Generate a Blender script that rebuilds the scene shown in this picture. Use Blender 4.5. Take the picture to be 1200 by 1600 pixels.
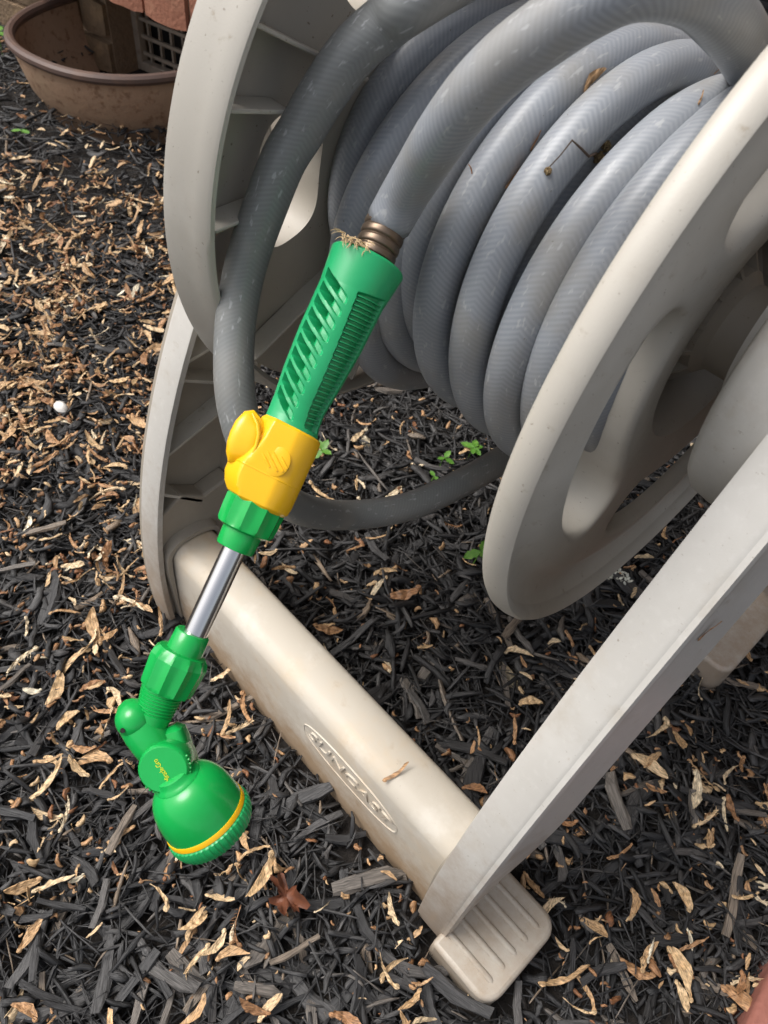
import bpy, bmesh, math, random
import numpy as np
from mathutils import Vector, Matrix
from math import radians as R_, sin, cos, pi

S = bpy.context.scene
for o in list(bpy.data.objects):
    bpy.data.objects.remove(o)
COL = S.collection
random.seed(11)
rng = np.random.default_rng(7)

# ------------------------------------------------------------------ camera
CAM_POS = Vector((0.20426, -0.37838, 0.61957))
CAM_RIGHT = Vector((0.67955464, 0.72801981, 0.09051327))
CAM_DOWN = Vector((0.60147675, -0.48224924, -0.63691553))
CAM_FWD = Vector((-0.42003717, 0.48726053, -0.76560169))
cam_d = bpy.data.cameras.new('camera')
cam = bpy.data.objects.new('camera', cam_d)
COL.objects.link(cam)
m = Matrix((CAM_RIGHT, -CAM_DOWN, -CAM_FWD)).transposed().to_4x4()
m.translation = CAM_POS
cam.matrix_world = m
cam_d.sensor_fit = 'VERTICAL'
cam_d.sensor_height = 36
cam_d.sensor_width = 27
cam_d.lens = 36 * 1196.66 / 1600
cam_d.clip_start = 0.01
cam_d.clip_end = 400
cam_d.dof.use_dof = True
cam_d.dof.focus_distance = 0.46
cam_d.dof.aperture_fstop = 19
S.camera = cam

# ------------------------------------------------------------------ light
SUN_AZ, SUN_EL = 215.0, 58.0       # direction the light comes from (deg from +X, ccw) and height
w = bpy.data.worlds.new('World')
S.world = w
w.use_nodes = True
nt = w.node_tree
nt.nodes.clear()
sky = nt.nodes.new('ShaderNodeTexSky')
sky.sky_type = 'NISHITA'
sky.sun_disc = False
sky.sun_elevation = R_(SUN_EL)
sky.sun_rotation = R_(90 - SUN_AZ)
sky.dust_density = 6
hs = nt.nodes.new('ShaderNodeHueSaturation')
hs.inputs['Saturation'].default_value = 0.42
bg = nt.nodes.new('ShaderNodeBackground')
bg.inputs['Strength'].default_value = 0.148
wo = nt.nodes.new('ShaderNodeOutputWorld')
nt.links.new(sky.outputs[0], hs.inputs['Color'])
nt.links.new(hs.outputs[0], bg.inputs[0])
nt.links.new(bg.outputs[0], wo.inputs[0])
sl = bpy.data.lights.new('sun', 'SUN')
sl.energy = 1.25
sl.angle = R_(32)
sl.color = (1.0, 0.985, 0.965)
sun = bpy.data.objects.new('sun', sl)
COL.objects.link(sun)
sd = Vector((cos(R_(SUN_AZ)) * cos(R_(SUN_EL)), sin(R_(SUN_AZ)) * cos(R_(SUN_EL)), sin(R_(SUN_EL))))
sun.rotation_euler = (-sd).to_track_quat('-Z', 'Y').to_euler()
S.view_settings.view_transform = 'Standard'
S.view_settings.look = 'None'
S.view_settings.gamma = 1
S.view_settings.exposure = 0.55
S.view_settings.use_curve_mapping = False

# ------------------------------------------------------------------ materials
def mat(name, base, rough=0.5, metal=0.0, noise=None, bump=None, spec=0.5, splash=None, coat=0.0):
    """base colour, optional list of (scale, colour, lo, hi, detail) noise overlays, bump (scale, strength, dist)"""
    M = bpy.data.materials.new(name)
    M.use_nodes = True
    t = M.node_tree
    b = t.nodes['Principled BSDF']
    b.inputs['Roughness'].default_value = rough
    b.inputs['Metallic'].default_value = metal
    b.inputs['Specular IOR Level'].default_value = spec
    b.inputs['Coat Weight'].default_value = coat
    tc = t.nodes.new('ShaderNodeTexCoord')
    src = None
    rgb = t.nodes.new('ShaderNodeRGB')
    rgb.outputs[0].default_value = (*base, 1)
    src = rgb.outputs[0]
    for (sc, colr, lo, hi, det, fac) in (noise or []):
        n = t.nodes.new('ShaderNodeTexNoise')
        n.inputs['Scale'].default_value = sc
        n.inputs['Detail'].default_value = det
        n.inputs['Roughness'].default_value = 0.65
        t.links.new(tc.outputs['Object'], n.inputs['Vector'])
        mr = t.nodes.new('ShaderNodeMapRange')
        mr.inputs['From Min'].default_value = lo
        mr.inputs['From Max'].default_value = hi
        mr.inputs['To Max'].default_value = fac
        mr.interpolation_type = 'SMOOTHSTEP'
        t.links.new(n.outputs['Fac'], mr.inputs['Value'])
        mx = t.nodes.new('ShaderNodeMix')
        mx.data_type = 'RGBA'
        t.links.new(mr.outputs[0], mx.inputs['Factor'])
        t.links.new(src, mx.inputs[6])
        mx.inputs[7].default_value = (*colr, 1)
        src = mx.outputs[2]
    if splash:
        # soil splashed up from the mulch: ragged, thickest low down
        geo = t.nodes.new('ShaderNodeNewGeometry')
        sp = t.nodes.new('ShaderNodeSeparateXYZ')
        t.links.new(geo.outputs['Position'], sp.inputs[0])
        n = t.nodes.new('ShaderNodeTexNoise')
        n.inputs['Scale'].default_value = 48; n.inputs['Detail'].default_value = 8; n.inputs['Roughness'].default_value = 0.75
        t.links.new(tc.outputs['Object'], n.inputs['Vector'])
        ma = t.nodes.new('ShaderNodeMath'); ma.operation = 'MULTIPLY_ADD'; ma.inputs[1].default_value = -1.0 / splash[0]
        t.links.new(sp.outputs[2], ma.inputs[0]); ma.inputs[2].default_value = 0.55
        ad_ = t.nodes.new('ShaderNodeMath'); ad_.operation = 'ADD'
        t.links.new(ma.outputs[0], ad_.inputs[0]); t.links.new(n.outputs['Fac'], ad_.inputs[1])
        mr = t.nodes.new('ShaderNodeMapRange'); mr.inputs['From Min'].default_value = 0.55; mr.inputs['From Max'].default_value = 1.0
        mr.inputs['To Max'].default_value = splash[2]
        t.links.new(ad_.outputs[0], mr.inputs['Value'])
        mx = t.nodes.new('ShaderNodeMix'); mx.data_type = 'RGBA'
        t.links.new(mr.outputs[0], mx.inputs['Factor']); t.links.new(src, mx.inputs[6]); mx.inputs[7].default_value = (*splash[1], 1)
        src = mx.outputs[2]
    t.links.new(src, b.inputs['Base Color'])
    if bump:
        n = t.nodes.new('ShaderNodeTexNoise')
        n.inputs['Scale'].default_value = bump[0]
        n.inputs['Detail'].default_value = 5
        t.links.new(tc.outputs['Object'], n.inputs['Vector'])
        bp = t.nodes.new('ShaderNodeBump')
        bp.inputs['Strength'].default_value = bump[1]
        bp.inputs['Distance'].default_value = bump[2]
        t.links.new(n.outputs['Fac'], bp.inputs['Height'])
        t.links.new(bp.outputs[0], b.inputs['Normal'])
    M['src'] = 1
    return M

BEIGE = (0.46, 0.43, 0.375)
M_plastic = mat('beige_plastic', BEIGE, 0.42, noise=[
    (9, (0.60, 0.57, 0.51), 0.45, 0.75, 4, 0.6), (38, (0.40, 0.36, 0.30), 0.52, 0.8, 6, 0.45),
    (420, (0.16, 0.12, 0.08), 0.68, 0.76, 2, 0.6), (110, (0.28, 0.22, 0.15), 0.60, 0.74, 7, 0.55)], bump=(900, 0.10, 0.0006), splash=(0.10, (0.28, 0.19, 0.11), 0.6))
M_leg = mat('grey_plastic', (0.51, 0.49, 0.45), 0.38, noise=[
    (12, (0.60, 0.58, 0.54), 0.45, 0.75, 4, 0.7), (200, (0.62, 0.60, 0.56), 0.5, 0.75, 5, 0.35), (14, (0.40, 0.31, 0.20), 0.58, 0.8, 6, 0.4),
    (30, (0.40, 0.35, 0.28), 0.52, 0.78, 6, 0.6), (110, (0.33, 0.26, 0.18), 0.62, 0.76, 7, 0.5), (420, (0.2, 0.15, 0.1), 0.69, 0.77, 2, 0.6)], bump=(1400, 0.10, 0.0005), splash=(0.34, (0.26, 0.175, 0.105), 0.7))
M_bar = mat('stained_plastic', (0.53, 0.48, 0.40), 0.62, noise=[
    (10, (0.60, 0.44, 0.26), 0.46, 0.74, 5, 0.65), (22, (0.64, 0.60, 0.53), 0.50, 0.72, 5, 0.6),
    (70, (0.42, 0.32, 0.21), 0.58, 0.8, 6, 0.5), (500, (0.2, 0.13, 0.08), 0.72, 0.8, 2, 0.5)], bump=(1500, 0.16, 0.0006), splash=(0.12, (0.30, 0.19, 0.10), 0.8))
M_inner_shade = mat('shaded_inner_plastic', (0.33, 0.29, 0.235), 0.5, noise=[(20, (0.40, 0.355, 0.29), 0.45, 0.75, 4, 0.6), (300, (0.13, 0.09, 0.05), 0.68, 0.76, 3, 0.6)])  # same reel plastic, with shade inside the frame and hub put into its colour
M_far_shade = mat('shaded_far_flange_plastic', (0.40, 0.365, 0.31), 0.48, noise=[(14, (0.48, 0.45, 0.39), 0.45, 0.75, 4, 0.6), (260, (0.12, 0.085, 0.05), 0.66, 0.73, 3, 0.7)], bump=(900, 0.1, 0.0005))  # flange plastic darkened: the coils' shadow on the far web is in the colour
M_green = mat('green_plastic', (0.006, 0.34, 0.062), 0.22, noise=[(60, (0.01, 0.38, 0.08), 0.45, 0.7, 3, 0.4)], bump=(700, 0.03, 0.0004))
M_grip = mat('soft_green_plastic', (0.012, 0.33, 0.115), 0.34, noise=[(50, (0.02, 0.36, 0.14), 0.45, 0.7, 3, 0.5)], bump=(900, 0.05, 0.0004))
M_face = mat('ring_green_plastic', (0.014, 0.34, 0.095), 0.35)
M_yellow = mat('yellow_plastic', (0.85, 0.47, 0.008), 0.27, noise=[(40, (0.80, 0.40, 0.006), 0.5, 0.75, 3, 0.5)], bump=(700, 0.04, 0.0004))
M_print = mat('yellow_print', (0.62, 0.66, 0.02), 0.4)
M_steel = mat('polished_steel', (0.62, 0.61, 0.60), 0.16, 1.0)
M_brass = mat('tarnished_brass', (0.17, 0.125, 0.09), 0.38, 0.8, noise=[(120, (0.28, 0.22, 0.17), 0.45, 0.7, 4, 0.7)])
M_soil = mat('mulch_soil', (0.016, 0.013, 0.011), 0.95, noise=[(60, (0.035, 0.027, 0.02), 0.5, 0.7, 6, 0.8)], bump=(80, 1.0, 0.01))
M_straw = mat('straw', (0.55, 0.40, 0.22), 0.7)
M_sprout = mat('sprout_green', (0.075, 0.20, 0.022), 0.5, noise=[(150, (0.16, 0.30, 0.05), 0.45, 0.7, 3, 0.7)])
M_rust = mat('rusty_metal', (0.37, 0.235, 0.15), 0.62, 0.1, noise=[
    (14, (0.38, 0.26, 0.165), 0.45, 0.7, 5, 0.8), (70, (0.17, 0.08, 0.04), 0.50, 0.68, 8, 0.75),
    (120, (0.36, 0.26, 0.18), 0.60, 0.75, 5, 0.6)], bump=(120, 0.5, 0.002))
M_rim = mat('painted_rim', (0.105, 0.068, 0.055), 0.45, 0.1, noise=[(30, (0.16, 0.09, 0.06), 0.45, 0.75, 5, 0.7)])
M_brick = mat('buff_brick', (0.20, 0.135, 0.08), 0.9, noise=[
    (25, (0.30, 0.20, 0.11), 0.45, 0.7, 5, 0.9), (90, (0.11, 0.07, 0.04), 0.5, 0.75, 6, 0.8)], bump=(150, 0.7, 0.004))
M_redbrick = mat('red_brick', (0.30, 0.125, 0.075), 0.9, noise=[
    (22, (0.38, 0.19, 0.115), 0.45, 0.7, 5, 0.9), (90, (0.18, 0.07, 0.04), 0.55, 0.75, 6, 0.7)], bump=(150, 0.6, 0.003))
M_mortar = mat('mortar', (0.28, 0.20, 0.13), 0.95, noise=[(60, (0.2, 0.14, 0.09), 0.45, 0.7, 5, 0.8)], bump=(200, 0.8, 0.003))
M_vent = mat('vent_metal', (0.42, 0.36, 0.29), 0.55, 0.2, noise=[(60, (0.18, 0.12, 0.08), 0.5, 0.75, 5, 0.7)])
M_dark = mat('crawl_space_dark', (0.012, 0.011, 0.010), 0.9)
M_siding = mat('painted_siding', (0.45, 0.43, 0.40), 0.7)
M_black = mat('black_plastic', (0.012, 0.013, 0.016), 0.4, noise=[(400, (0.35, 0.36, 0.38), 0.68, 0.74, 2, 0.8)])
M_paver = mat('paver_clay', (0.30, 0.115, 0.085), 0.85, noise=[
    (30, (0.36, 0.17, 0.13), 0.45, 0.7, 5, 0.8), (120, (0.45, 0.34, 0.28), 0.62, 0.75, 5, 0.6)], bump=(200, 0.6, 0.002))
M_stone = mat('white_pebble', (0.62, 0.60, 0.56), 0.6)
M_twig = mat('twig_brown', (0.07, 0.045, 0.03), 0.8)
M_cone = mat('seed_head', (0.20, 0.13, 0.06), 0.8, noise=[(900, (0.42, 0.31, 0.15), 0.45, 0.6, 2, 1.0)], bump=(900, 1.0, 0.003))
M_flower = mat('dry_flower', (0.55, 0.55, 0.47), 0.8)


def tint_mat(name, stops, rough, stripe=None, trans=0.0):
    """colour from a per-piece 'tint' value; fine grain along the piece"""
    M = bpy.data.materials.new(name)
    M.use_nodes = True
    t = M.node_tree
    b = t.nodes['Principled BSDF']
    b.inputs['Roughness'].default_value = rough
    a = t.nodes.new('ShaderNodeAttribute')
    a.attribute_name = 'tint'
    r = t.nodes.new('ShaderNodeValToRGB')
    while len(r.color_ramp.elements) < len(stops):
        r.color_ramp.elements.new(0.5)
    for e, (p, c) in zip(r.color_ramp.elements, stops):
        e.position = p
        e.color = (*c, 1)
    t.links.new(a.outputs['Fac'], r.inputs[0])
    a2 = t.nodes.new('ShaderNodeAttribute')
    a2.attribute_name = 'grain'
    mp = t.nodes.new('ShaderNodeVectorMath')
    mp.operation = 'MULTIPLY'
    mp.inputs[1].default_value = stripe or (60, 1400, 1400)
    t.links.new(a2.outputs['Vector'], mp.inputs[0])
    n = t.nodes.new('ShaderNodeTexNoise')
    n.inputs['Scale'].default_value = 1
    n.inputs['Detail'].default_value = 3
    t.links.new(mp.outputs[0], n.inputs['Vector'])
    mr = t.nodes.new('ShaderNodeMapRange')
    mr.inputs['From Min'].default_value = 0.3
    mr.inputs['From Max'].default_value = 0.7
    mr.inputs['To Min'].default_value = 0.4
    mr.inputs['To Max'].default_value = 1.6
    t.links.new(n.outputs['Fac'], mr.inputs['Value'])
    mu = t.nodes.new('ShaderNodeVectorMath')
    mu.operation = 'SCALE'
    t.links.new(r.outputs[0], mu.inputs[0])
    t.links.new(mr.outputs[0], mu.inputs['Scale'])
    t.links.new(mu.outputs[0], b.inputs['Base Color'])
    bp = t.nodes.new('ShaderNodeBump')
    bp.inputs['Strength'].default_value = 0.6
    bp.inputs['Distance'].default_value = 0.0015
    t.links.new(n.outputs['Fac'], bp.inputs['Height'])
    t.links.new(bp.outputs[0], b.inputs['Normal'])
    return M

M_chip = tint_mat('mulch_wood', [(0.0, (0.010, 0.010, 0.0105)), (0.5, (0.030, 0.029, 0.029)), (0.78, (0.070, 0.067, 0.065)),
                                 (0.92, (0.135, 0.115, 0.095)), (1.0, (0.22, 0.165, 0.115))], 0.55)
M_seed = tint_mat('seed_wing', [(0.0, (0.20, 0.085, 0.035)), (0.3, (0.36, 0.20, 0.095)), (0.6, (0.50, 0.335, 0.175)),
                                (0.85, (0.62, 0.47, 0.29)), (1.0, (0.68, 0.60, 0.44))], 0.6, stripe=(250, 900, 300))


def hose_mat(name, c0, c1):
    M = bpy.data.materials.new(name)
    M.use_nodes = True
    t = M.node_tree
    L = t.links.new
    b = t.nodes['Principled BSDF']
    b.inputs['Roughness'].default_value = 0.42
    b.inputs['Coat Weight'].default_value = 0.12
    b.inputs['Coat Roughness'].default_value = 0.3
    uv = t.nodes.new('ShaderNodeUVMap')
    uv.uv_map = 'UVMap'
    sx = t.nodes.new('ShaderNodeSeparateXYZ')
    L(uv.outputs[0], sx.inputs[0])
    tc = t.nodes.new('ShaderNodeTexCoord')

    def wave(ku, kv):
        a = t.nodes.new('ShaderNodeMath'); a.operation = 'MULTIPLY'; a.inputs[1].default_value = ku
        c = t.nodes.new('ShaderNodeMath'); c.operation = 'MULTIPLY_ADD'; c.inputs[1].default_value = kv
        s = t.nodes.new('ShaderNodeMath'); s.operation = 'SINE'
        L(sx.outputs[0], a.inputs[0]); L(sx.outputs[1], c.inputs[0]); L(a.outputs[0], c.inputs[2]); L(c.outputs[0], s.inputs[0])
        return s.outputs[0]
    # braided yarn under the skin: fine chevrons, two to the circumference
    pp = t.nodes.new('ShaderNodeMath'); pp.operation = 'PINGPONG'; pp.inputs[1].default_value = 0.25
    L(sx.outputs[1], pp.inputs[0])
    ka = t.nodes.new('ShaderNodeMath'); ka.operation = 'MULTIPLY'; ka.inputs[1].default_value = 2350
    kb = t.nodes.new('ShaderNodeMath'); kb.operation = 'MULTIPLY_ADD'; kb.inputs[1].default_value = 95
    ad = t.nodes.new('ShaderNodeMath'); ad.operation = 'SINE'
    L(sx.outputs[0], ka.inputs[0]); L(pp.outputs[0], kb.inputs[0]); L(ka.outputs[0], kb.inputs[2]); L(kb.outputs[0], ad.inputs[0])
    n = t.nodes.new('ShaderNodeTexNoise'); n.inputs['Scale'].default_value = 30; n.inputs['Detail'].default_value = 5
    L(tc.outputs['Object'], n.inputs['Vector'])
    ml = t.nodes.new('ShaderNodeMath'); ml.operation = 'MULTIPLY'
    L(ad.outputs[0], ml.inputs[0]); L(n.outputs['Fac'], ml.inputs[1])
    mr = t.nodes.new('ShaderNodeMapRange')
    mr.inputs['From Min'].default_value = -0.75; mr.inputs['From Max'].default_value = 0.75
    mr.inputs['To Min'].default_value = 0.12; mr.inputs['To Max'].default_value = 0.88
    L(ml.outputs[0], mr.inputs['Value'])
    mx = t.nodes.new('ShaderNodeMix'); mx.data_type = 'RGBA'
    mx.inputs[6].default_value = (*c0, 1); mx.inputs[7].default_value = (*c1, 1)
    L(mr.outputs[0], mx.inputs['Factor'])
    src = mx.outputs[2]
    # dust, scuffs (long thin scratches along the hose) and specks of dirt
    for sc, lo, hi, fac, colr, stretched in ((26, .46, .74, .6, (.27, .255, .225), False), (9, .5, .72, .4, (.17, .165, .155), False), (1, .60, .69, .5, (.46, .47, .47), True),
                                             (420, .69, .75, .55, (.10, .08, .06), False)):
        n2 = t.nodes.new('ShaderNodeTexNoise'); n2.inputs['Scale'].default_value = sc; n2.inputs['Detail'].default_value = 6
        if stretched:
            vm = t.nodes.new('ShaderNodeVectorMath'); vm.operation = 'MULTIPLY'; vm.inputs[1].default_value = (120, 22, 1)
            L(uv.outputs[0], vm.inputs[0]); L(vm.outputs[0], n2.inputs['Vector'])
        else:
            L(tc.outputs['Object'], n2.inputs['Vector'])
        m2 = t.nodes.new('ShaderNodeMapRange'); m2.interpolation_type = 'SMOOTHSTEP'
        m2.inputs['From Min'].default_value = lo; m2.inputs['From Max'].default_value = hi; m2.inputs['To Max'].default_value = fac
        L(n2.outputs['Fac'], m2.inputs['Value'])
        x2 = t.nodes.new('ShaderNodeMix'); x2.data_type = 'RGBA'; x2.inputs[7].default_value = (*colr, 1)
        L(m2.outputs[0], x2.inputs['Factor']); L(src, x2.inputs[6])
        src = x2.outputs[2]
    L(src, b.inputs['Base Color'])
    bp = t.nodes.new('ShaderNodeBump'); bp.inputs['Strength'].default_value = 0.05; bp.inputs['Distance'].default_value = 0.0004
    L(ad.outputs[0], bp.inputs['Height']); L(bp.outputs[0], b.inputs['Normal'])
    return M

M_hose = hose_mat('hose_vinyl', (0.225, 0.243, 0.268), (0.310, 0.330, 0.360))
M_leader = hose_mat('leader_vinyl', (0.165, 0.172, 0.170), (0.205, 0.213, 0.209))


# ------------------------------------------------------------------ helpers
class MB:
    def __init__(s):
        s.v = []; s.f = []; s.uv = []

    def add(s, vs, fs):
        o = len(s.v)
        s.v += [tuple(x) for x in vs]
        s.f += [tuple(i + o for i in f) for f in fs]
        return o

    def box(s, c, d, M=None):
        vs = [Vector((c[0] + sx * d[0] / 2, c[1] + sy * d[1] / 2, c[2] + sz * d[2] / 2)) for sx in (-1, 1) for sy in (-1, 1) for sz in (-1, 1)]
        if M: vs = [M @ x for x in vs]
        s.add(vs, [(0, 1, 3, 2), (4, 6, 7, 5), (0, 4, 5, 1), (2, 3, 7, 6), (0, 2, 6, 4), (1, 5, 7, 3)])

    def rings(s, rings, caps=True, closed=False):
        """loft between equal-length closed loops"""
        n = len(rings[0]); o = len(s.v)
        for r in rings: s.v += [tuple(p) for p in r]
        k = len(rings)
        for i in range(k if closed else k - 1):
            a = o + i * n; b = o + ((i + 1) % k) * n
            for j in range(n):
                s.f.append((a + j, a + (j + 1) % n, b + (j + 1) % n, b + j))
        if caps and not closed:
            s.f.append(tuple(o + j for j in range(n))[::-1])
            s.f.append(tuple(o + (k - 1) * n + j for j in range(n)))

    def prism(s, poly, axis, a, b):
        """extrude a 2D polygon along an axis between a and b; poly lies in the two other axes"""
        def P(p, t):
            q = [p[0], p[1]]; q.insert(axis, t); return q
        s.rings([[P(p, a) for p in poly], [P(p, b) for p in poly]])

    def tube(s, pts, rad, n=12, caps=True):
        pts = [Vector(p) for p in pts]
        rad = rad if hasattr(rad, '__len__') else [rad] * len(pts)
        rings = []; up = None
        for i, p in enumerate(pts):
            t = (pts[min(i + 1, len(pts) - 1)] - pts[max(i - 1, 0)]).normalized()
            if up is None:
                up = t.orthogonal().normalized()
            up = (up - t * up.dot(t)).normalized()
            sd_ = t.cross(up)
            rings.append([p + (up * cos(2 * pi * j / n) + sd_ * sin(2 * pi * j / n)) * rad[i] for j in range(n)])
        s.rings(rings, caps)


def link(name, mb, material, parent=None, smooth=True, bevel=0.0, seg=2, angle=35, weld=False):
    me = bpy.data.meshes.new(name)
    me.from_pydata(mb.v, [], mb.f)
    bm = bmesh.new(); bm.from_mesh(me)
    if weld: bmesh.ops.remove_doubles(bm, verts=bm.verts, dist=1e-5)
    bmesh.ops.recalc_face_normals(bm, faces=bm.faces)
    bm.to_mesh(me); bm.free()
    if smooth:
        me.polygons.foreach_set('use_smooth', [True] * len(me.polygons))
        me.set_sharp_from_angle(angle=R_(angle))
    me.materials.append(material)
    o = bpy.data.objects.new(name, me)
    COL.objects.link(o)
    if parent: o.parent = parent
    if bevel:
        bv = o.modifiers.new('bevel', 'BEVEL')
        bv.width = bevel; bv.segments = seg; bv.limit_method = 'ANGLE'; bv.angle_limit = R_(40)
        bv.harden_normals = False
    return o


def thing(name, label, cat, loc=(0, 0, 0), group=None):
    o = bpy.data.objects.new(name, None)
    o.empty_display_size = 0.05
    COL.objects.link(o)
    o.location = loc
    tag(o, label, cat, group)
    return o


def tag(o, label, cat, group=None):
    o['label'] = label; o['category'] = cat
    if group: o['group'] = group
    return o


def at(px, py, depth):
    """point at a given distance in front of the camera position"""
    return CAM_POS + depth * (CAM_FWD + CAM_RIGHT * ((px - 600) / 1196.66) + CAM_DOWN * ((py - 800) / 1196.66))


def on_plane(px, py, axis, val):
    d = CAM_FWD + CAM_RIGHT * ((px - 600) / 1196.66) + CAM_DOWN * ((py - 800) / 1196.66)
    return CAM_POS + d * ((val - CAM_POS[axis]) / d[axis])


# ------------------------------------------------------------------ ground
g = MB()
for a, b in ((-60, 60),):
    g.add([(-60, -60, -0.014), (60, -60, -0.014), (60, 60, -0.014), (-60, 60, -0.014)], [(0, 1, 2, 3)])
ground = link('ground', g, M_soil, smooth=False)
ground['kind'] = 'structure'

# ------------------------------------------------------------------ house wall, vent, window well
UW = Vector((0.978, 0.206, 0)); NW = Vector((-0.206, 0.978, 0))
WM = Matrix(((UW.x, NW.x, 0, 0), (UW.y, NW.y, 0, 0), (0, 0, 1, 0), (0, 0, 0, 1)))   # (u, n, z) -> world
WALL_N = 0.60
wall = thing('house_wall', 'buff brick foundation wall behind the rusty tub with a red brick ledge', 'wall', (0, 0, 0))
wall.matrix_world = WM
VU0, VU1, VZ0, VZ1 = -1.150, -0.735, -0.012, 0.165        # vent opening
bw, bh, gap = 0.19, 0.054, 0.009
mo = MB()
# mortar body with the opening left free
dn = 0.115
for (u0, u1, z0, z1) in ((-3.2, VU0 + .002, -0.05, 2.4), (VU1 - .002, 3.2, -0.05, 2.4), (VU0 + .002, VU1 - .002, VZ1, 2.4)):
    mo.box(((u0 + u1) / 2, WALL_N + 0.012 + dn / 2, (z0 + z1) / 2), (u1 - u0, dn, z1 - z0))
link('mortar', mo, M_mortar, wall, smooth=False)
rows = 0
far_bricks = MB()
brick_meshes = {}
rb = random.Random(3)


def brick_mesh(L, H, D, key, material):
    k = (round(L, 3), round(H, 3), round(D, 3), key)
    if k not in brick_meshes:
        b = MB()
        nx = 4
        vs = []
        r2 = random.Random(hash(k) % 999)
        rings = []
        for i in range(nx + 1):
            x = -L / 2 + L * i / nx
            j = lambda: r2.uniform(-.0012, .0012)
            e = 0.003 if i in (0, nx) else 0
            rings.append([(x, -D / 2 + e + j(), -H / 2 + e + j()), (x, D / 2, -H / 2 + e), (x, D / 2, H / 2 - e), (x, -D / 2 + e + j(), H / 2 - e + j())])
        b.rings(rings)
        o = link('brick', b, material, None, smooth=False, bevel=0.002, seg=1)
        me = o.data
        bpy.data.objects.remove(o)
        brick_meshes[k] = me
    return brick_meshes[k]


nb = 0
for row in range(36):
    z = -0.008 + row * (bh + gap) + bh / 2
    if row in (3,):
        continue
    u = -3.1 + (0.1 if row % 2 else 0)
    while u < 3.1:
        u0, u1 = u, u + bw
        u += bw + gap
        for (a, b) in (((u0, min(u1, VU0)), (max(u0, VU1), u1)) if z - bh / 2 < VZ1 - .005 else ((u0, u1),)):
            if b - a < 0.03: continue
            near = -1.75 < a < -0.2 and row < 5
            if near:
                me = brick_mesh(b - a, bh, 0.05, nb % 3, M_brick)
                o = bpy.data.objects.new('brick', me)
                COL.objects.link(o); o.parent = wall
                o.location = ((a + b) / 2, WALL_N + 0.025 + rb.uniform(-.002, .002), z)
                nb += 1
            else:
                far_bricks.box(((a + b) / 2, WALL_N + 0.025 + rb.uniform(-.002, .002), z), (b - a, 0.05, bh))
o = link('brick_courses', far_bricks, M_brick, wall, smooth=False)
o['kind'] = 'stuff'
# side return bricks of the opening (left reveal)
for row in range(3):
    z = -0.008 + row * (bh + gap) + bh / 2
    me = brick_mesh(0.06, bh, 0.05, 'r%d' % row, M_brick)
    o = bpy.data.objects.new('brick', me)
    COL.objects.link(o); o.parent = wall
    o.rotation_euler = (0, 0, pi / 2); o.location = (VU0 - 0.0235, WALL_N + 0.079, z)
# projecting rowlock ledge of red brick
LZ0, LZ1 = 0.158, 0.215
u = -1.42; k = 0
while u < -0.2:
    lw = 0.088
    me = brick_mesh(lw, LZ1 - LZ0, 0.12, 'red%d' % (k % 3), M_redbrick)
    o = bpy.data.objects.new('brick', me)
    COL.objects.link(o); o.parent = wall
    o['label'] = 'red brick of the projecting ledge'
    o.location = (u + lw / 2, WALL_N - 0.02 + rb.uniform(-.003, .003), (LZ0 + LZ1) / 2 + rb.uniform(-.002, .002))
    u += lw + 0.007; k += 1
mo = MB()
mo.box((-0.81, WALL_N - 0.012, (LZ0 + LZ1) / 2), (1.22, 0.115, LZ1 - LZ0 - 0.006))
link('mortar', mo, M_mortar, wall, smooth=False)
# vent
vent = thing('crawl_space_vent', 'tan metal grille vent set in the brick wall above the rusty tub', 'vent', (0, 0, 0))
vent.matrix_world = WM
VN = WALL_N + 0.075
v = MB()
v.box(((VU0 + VU1) / 2, VN + 0.03, (VZ0 + VZ1) / 2), (VU1 - VU0, 0.004, VZ1 - VZ0))
link('backing', v, M_dark, vent, smooth=False)
v = MB()
fw = 0.016
for (u0, u1, z0, z1) in ((VU0 + .002, VU0 + fw, VZ0, VZ1), (VU1 - fw, VU1 - .002, VZ0, VZ1), (VU0 + fw, VU1 - fw, VZ1 - fw, VZ1), (VU0 + fw, VU1 - fw, VZ0, VZ0 + fw)):
    v.box(((u0 + u1) / 2, VN - 0.004, (z0 + z1) / 2), (u1 - u0, 0.016, z1 - z0))
link('frame', v, M_vent, vent, smooth=False, bevel=0.001, seg=1)
for i in range(1, 14):
    u = VU0 + i * (VU1 - VU0) / 14
    v = MB(); v.box((u, VN + 0.003, (VZ0 + VZ1) / 2), (0.004, 0.006, VZ1 - VZ0 - 2 * fw))
    link('grille_bar', v, M_vent, vent, smooth=False)
for i in range(1, 6):
    z = VZ0 + i * (VZ1 - VZ0) / 6
    v = MB(); v.box(((VU0 + VU1) / 2, VN - 0.003, z), (VU1 - VU0 - 2 * fw, 0.005, 0.006))
    link('grille_bar', v, M_vent, vent, smooth=False)

# window well: half oval tub of rusty sheet metal with a rolled rim
well = thing('window_well', 'rusty brown metal half round tub with rolled rim against the brick wall', 'window well', (0, 0, 0))
well.matrix_world = WM
WU, WA, WB, WZ = -1.028, 0.190, 0.232, 0.108


def well_ring(z, k, n=48, inn=0.0):
    out = []
    for i in range(n + 1):
        a = pi + pi * i / n
        c_, s_ = cos(a), sin(a)
        p = 2.3
        x = math.copysign(abs(c_) ** (2 / p), c_); y = math.copysign(abs(s_) ** (2 / p), s_)
        out.append(Vector((WU + (WA * k - inn) * x, WALL_N + (WB * k - inn) * y, z)))
    return out


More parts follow.
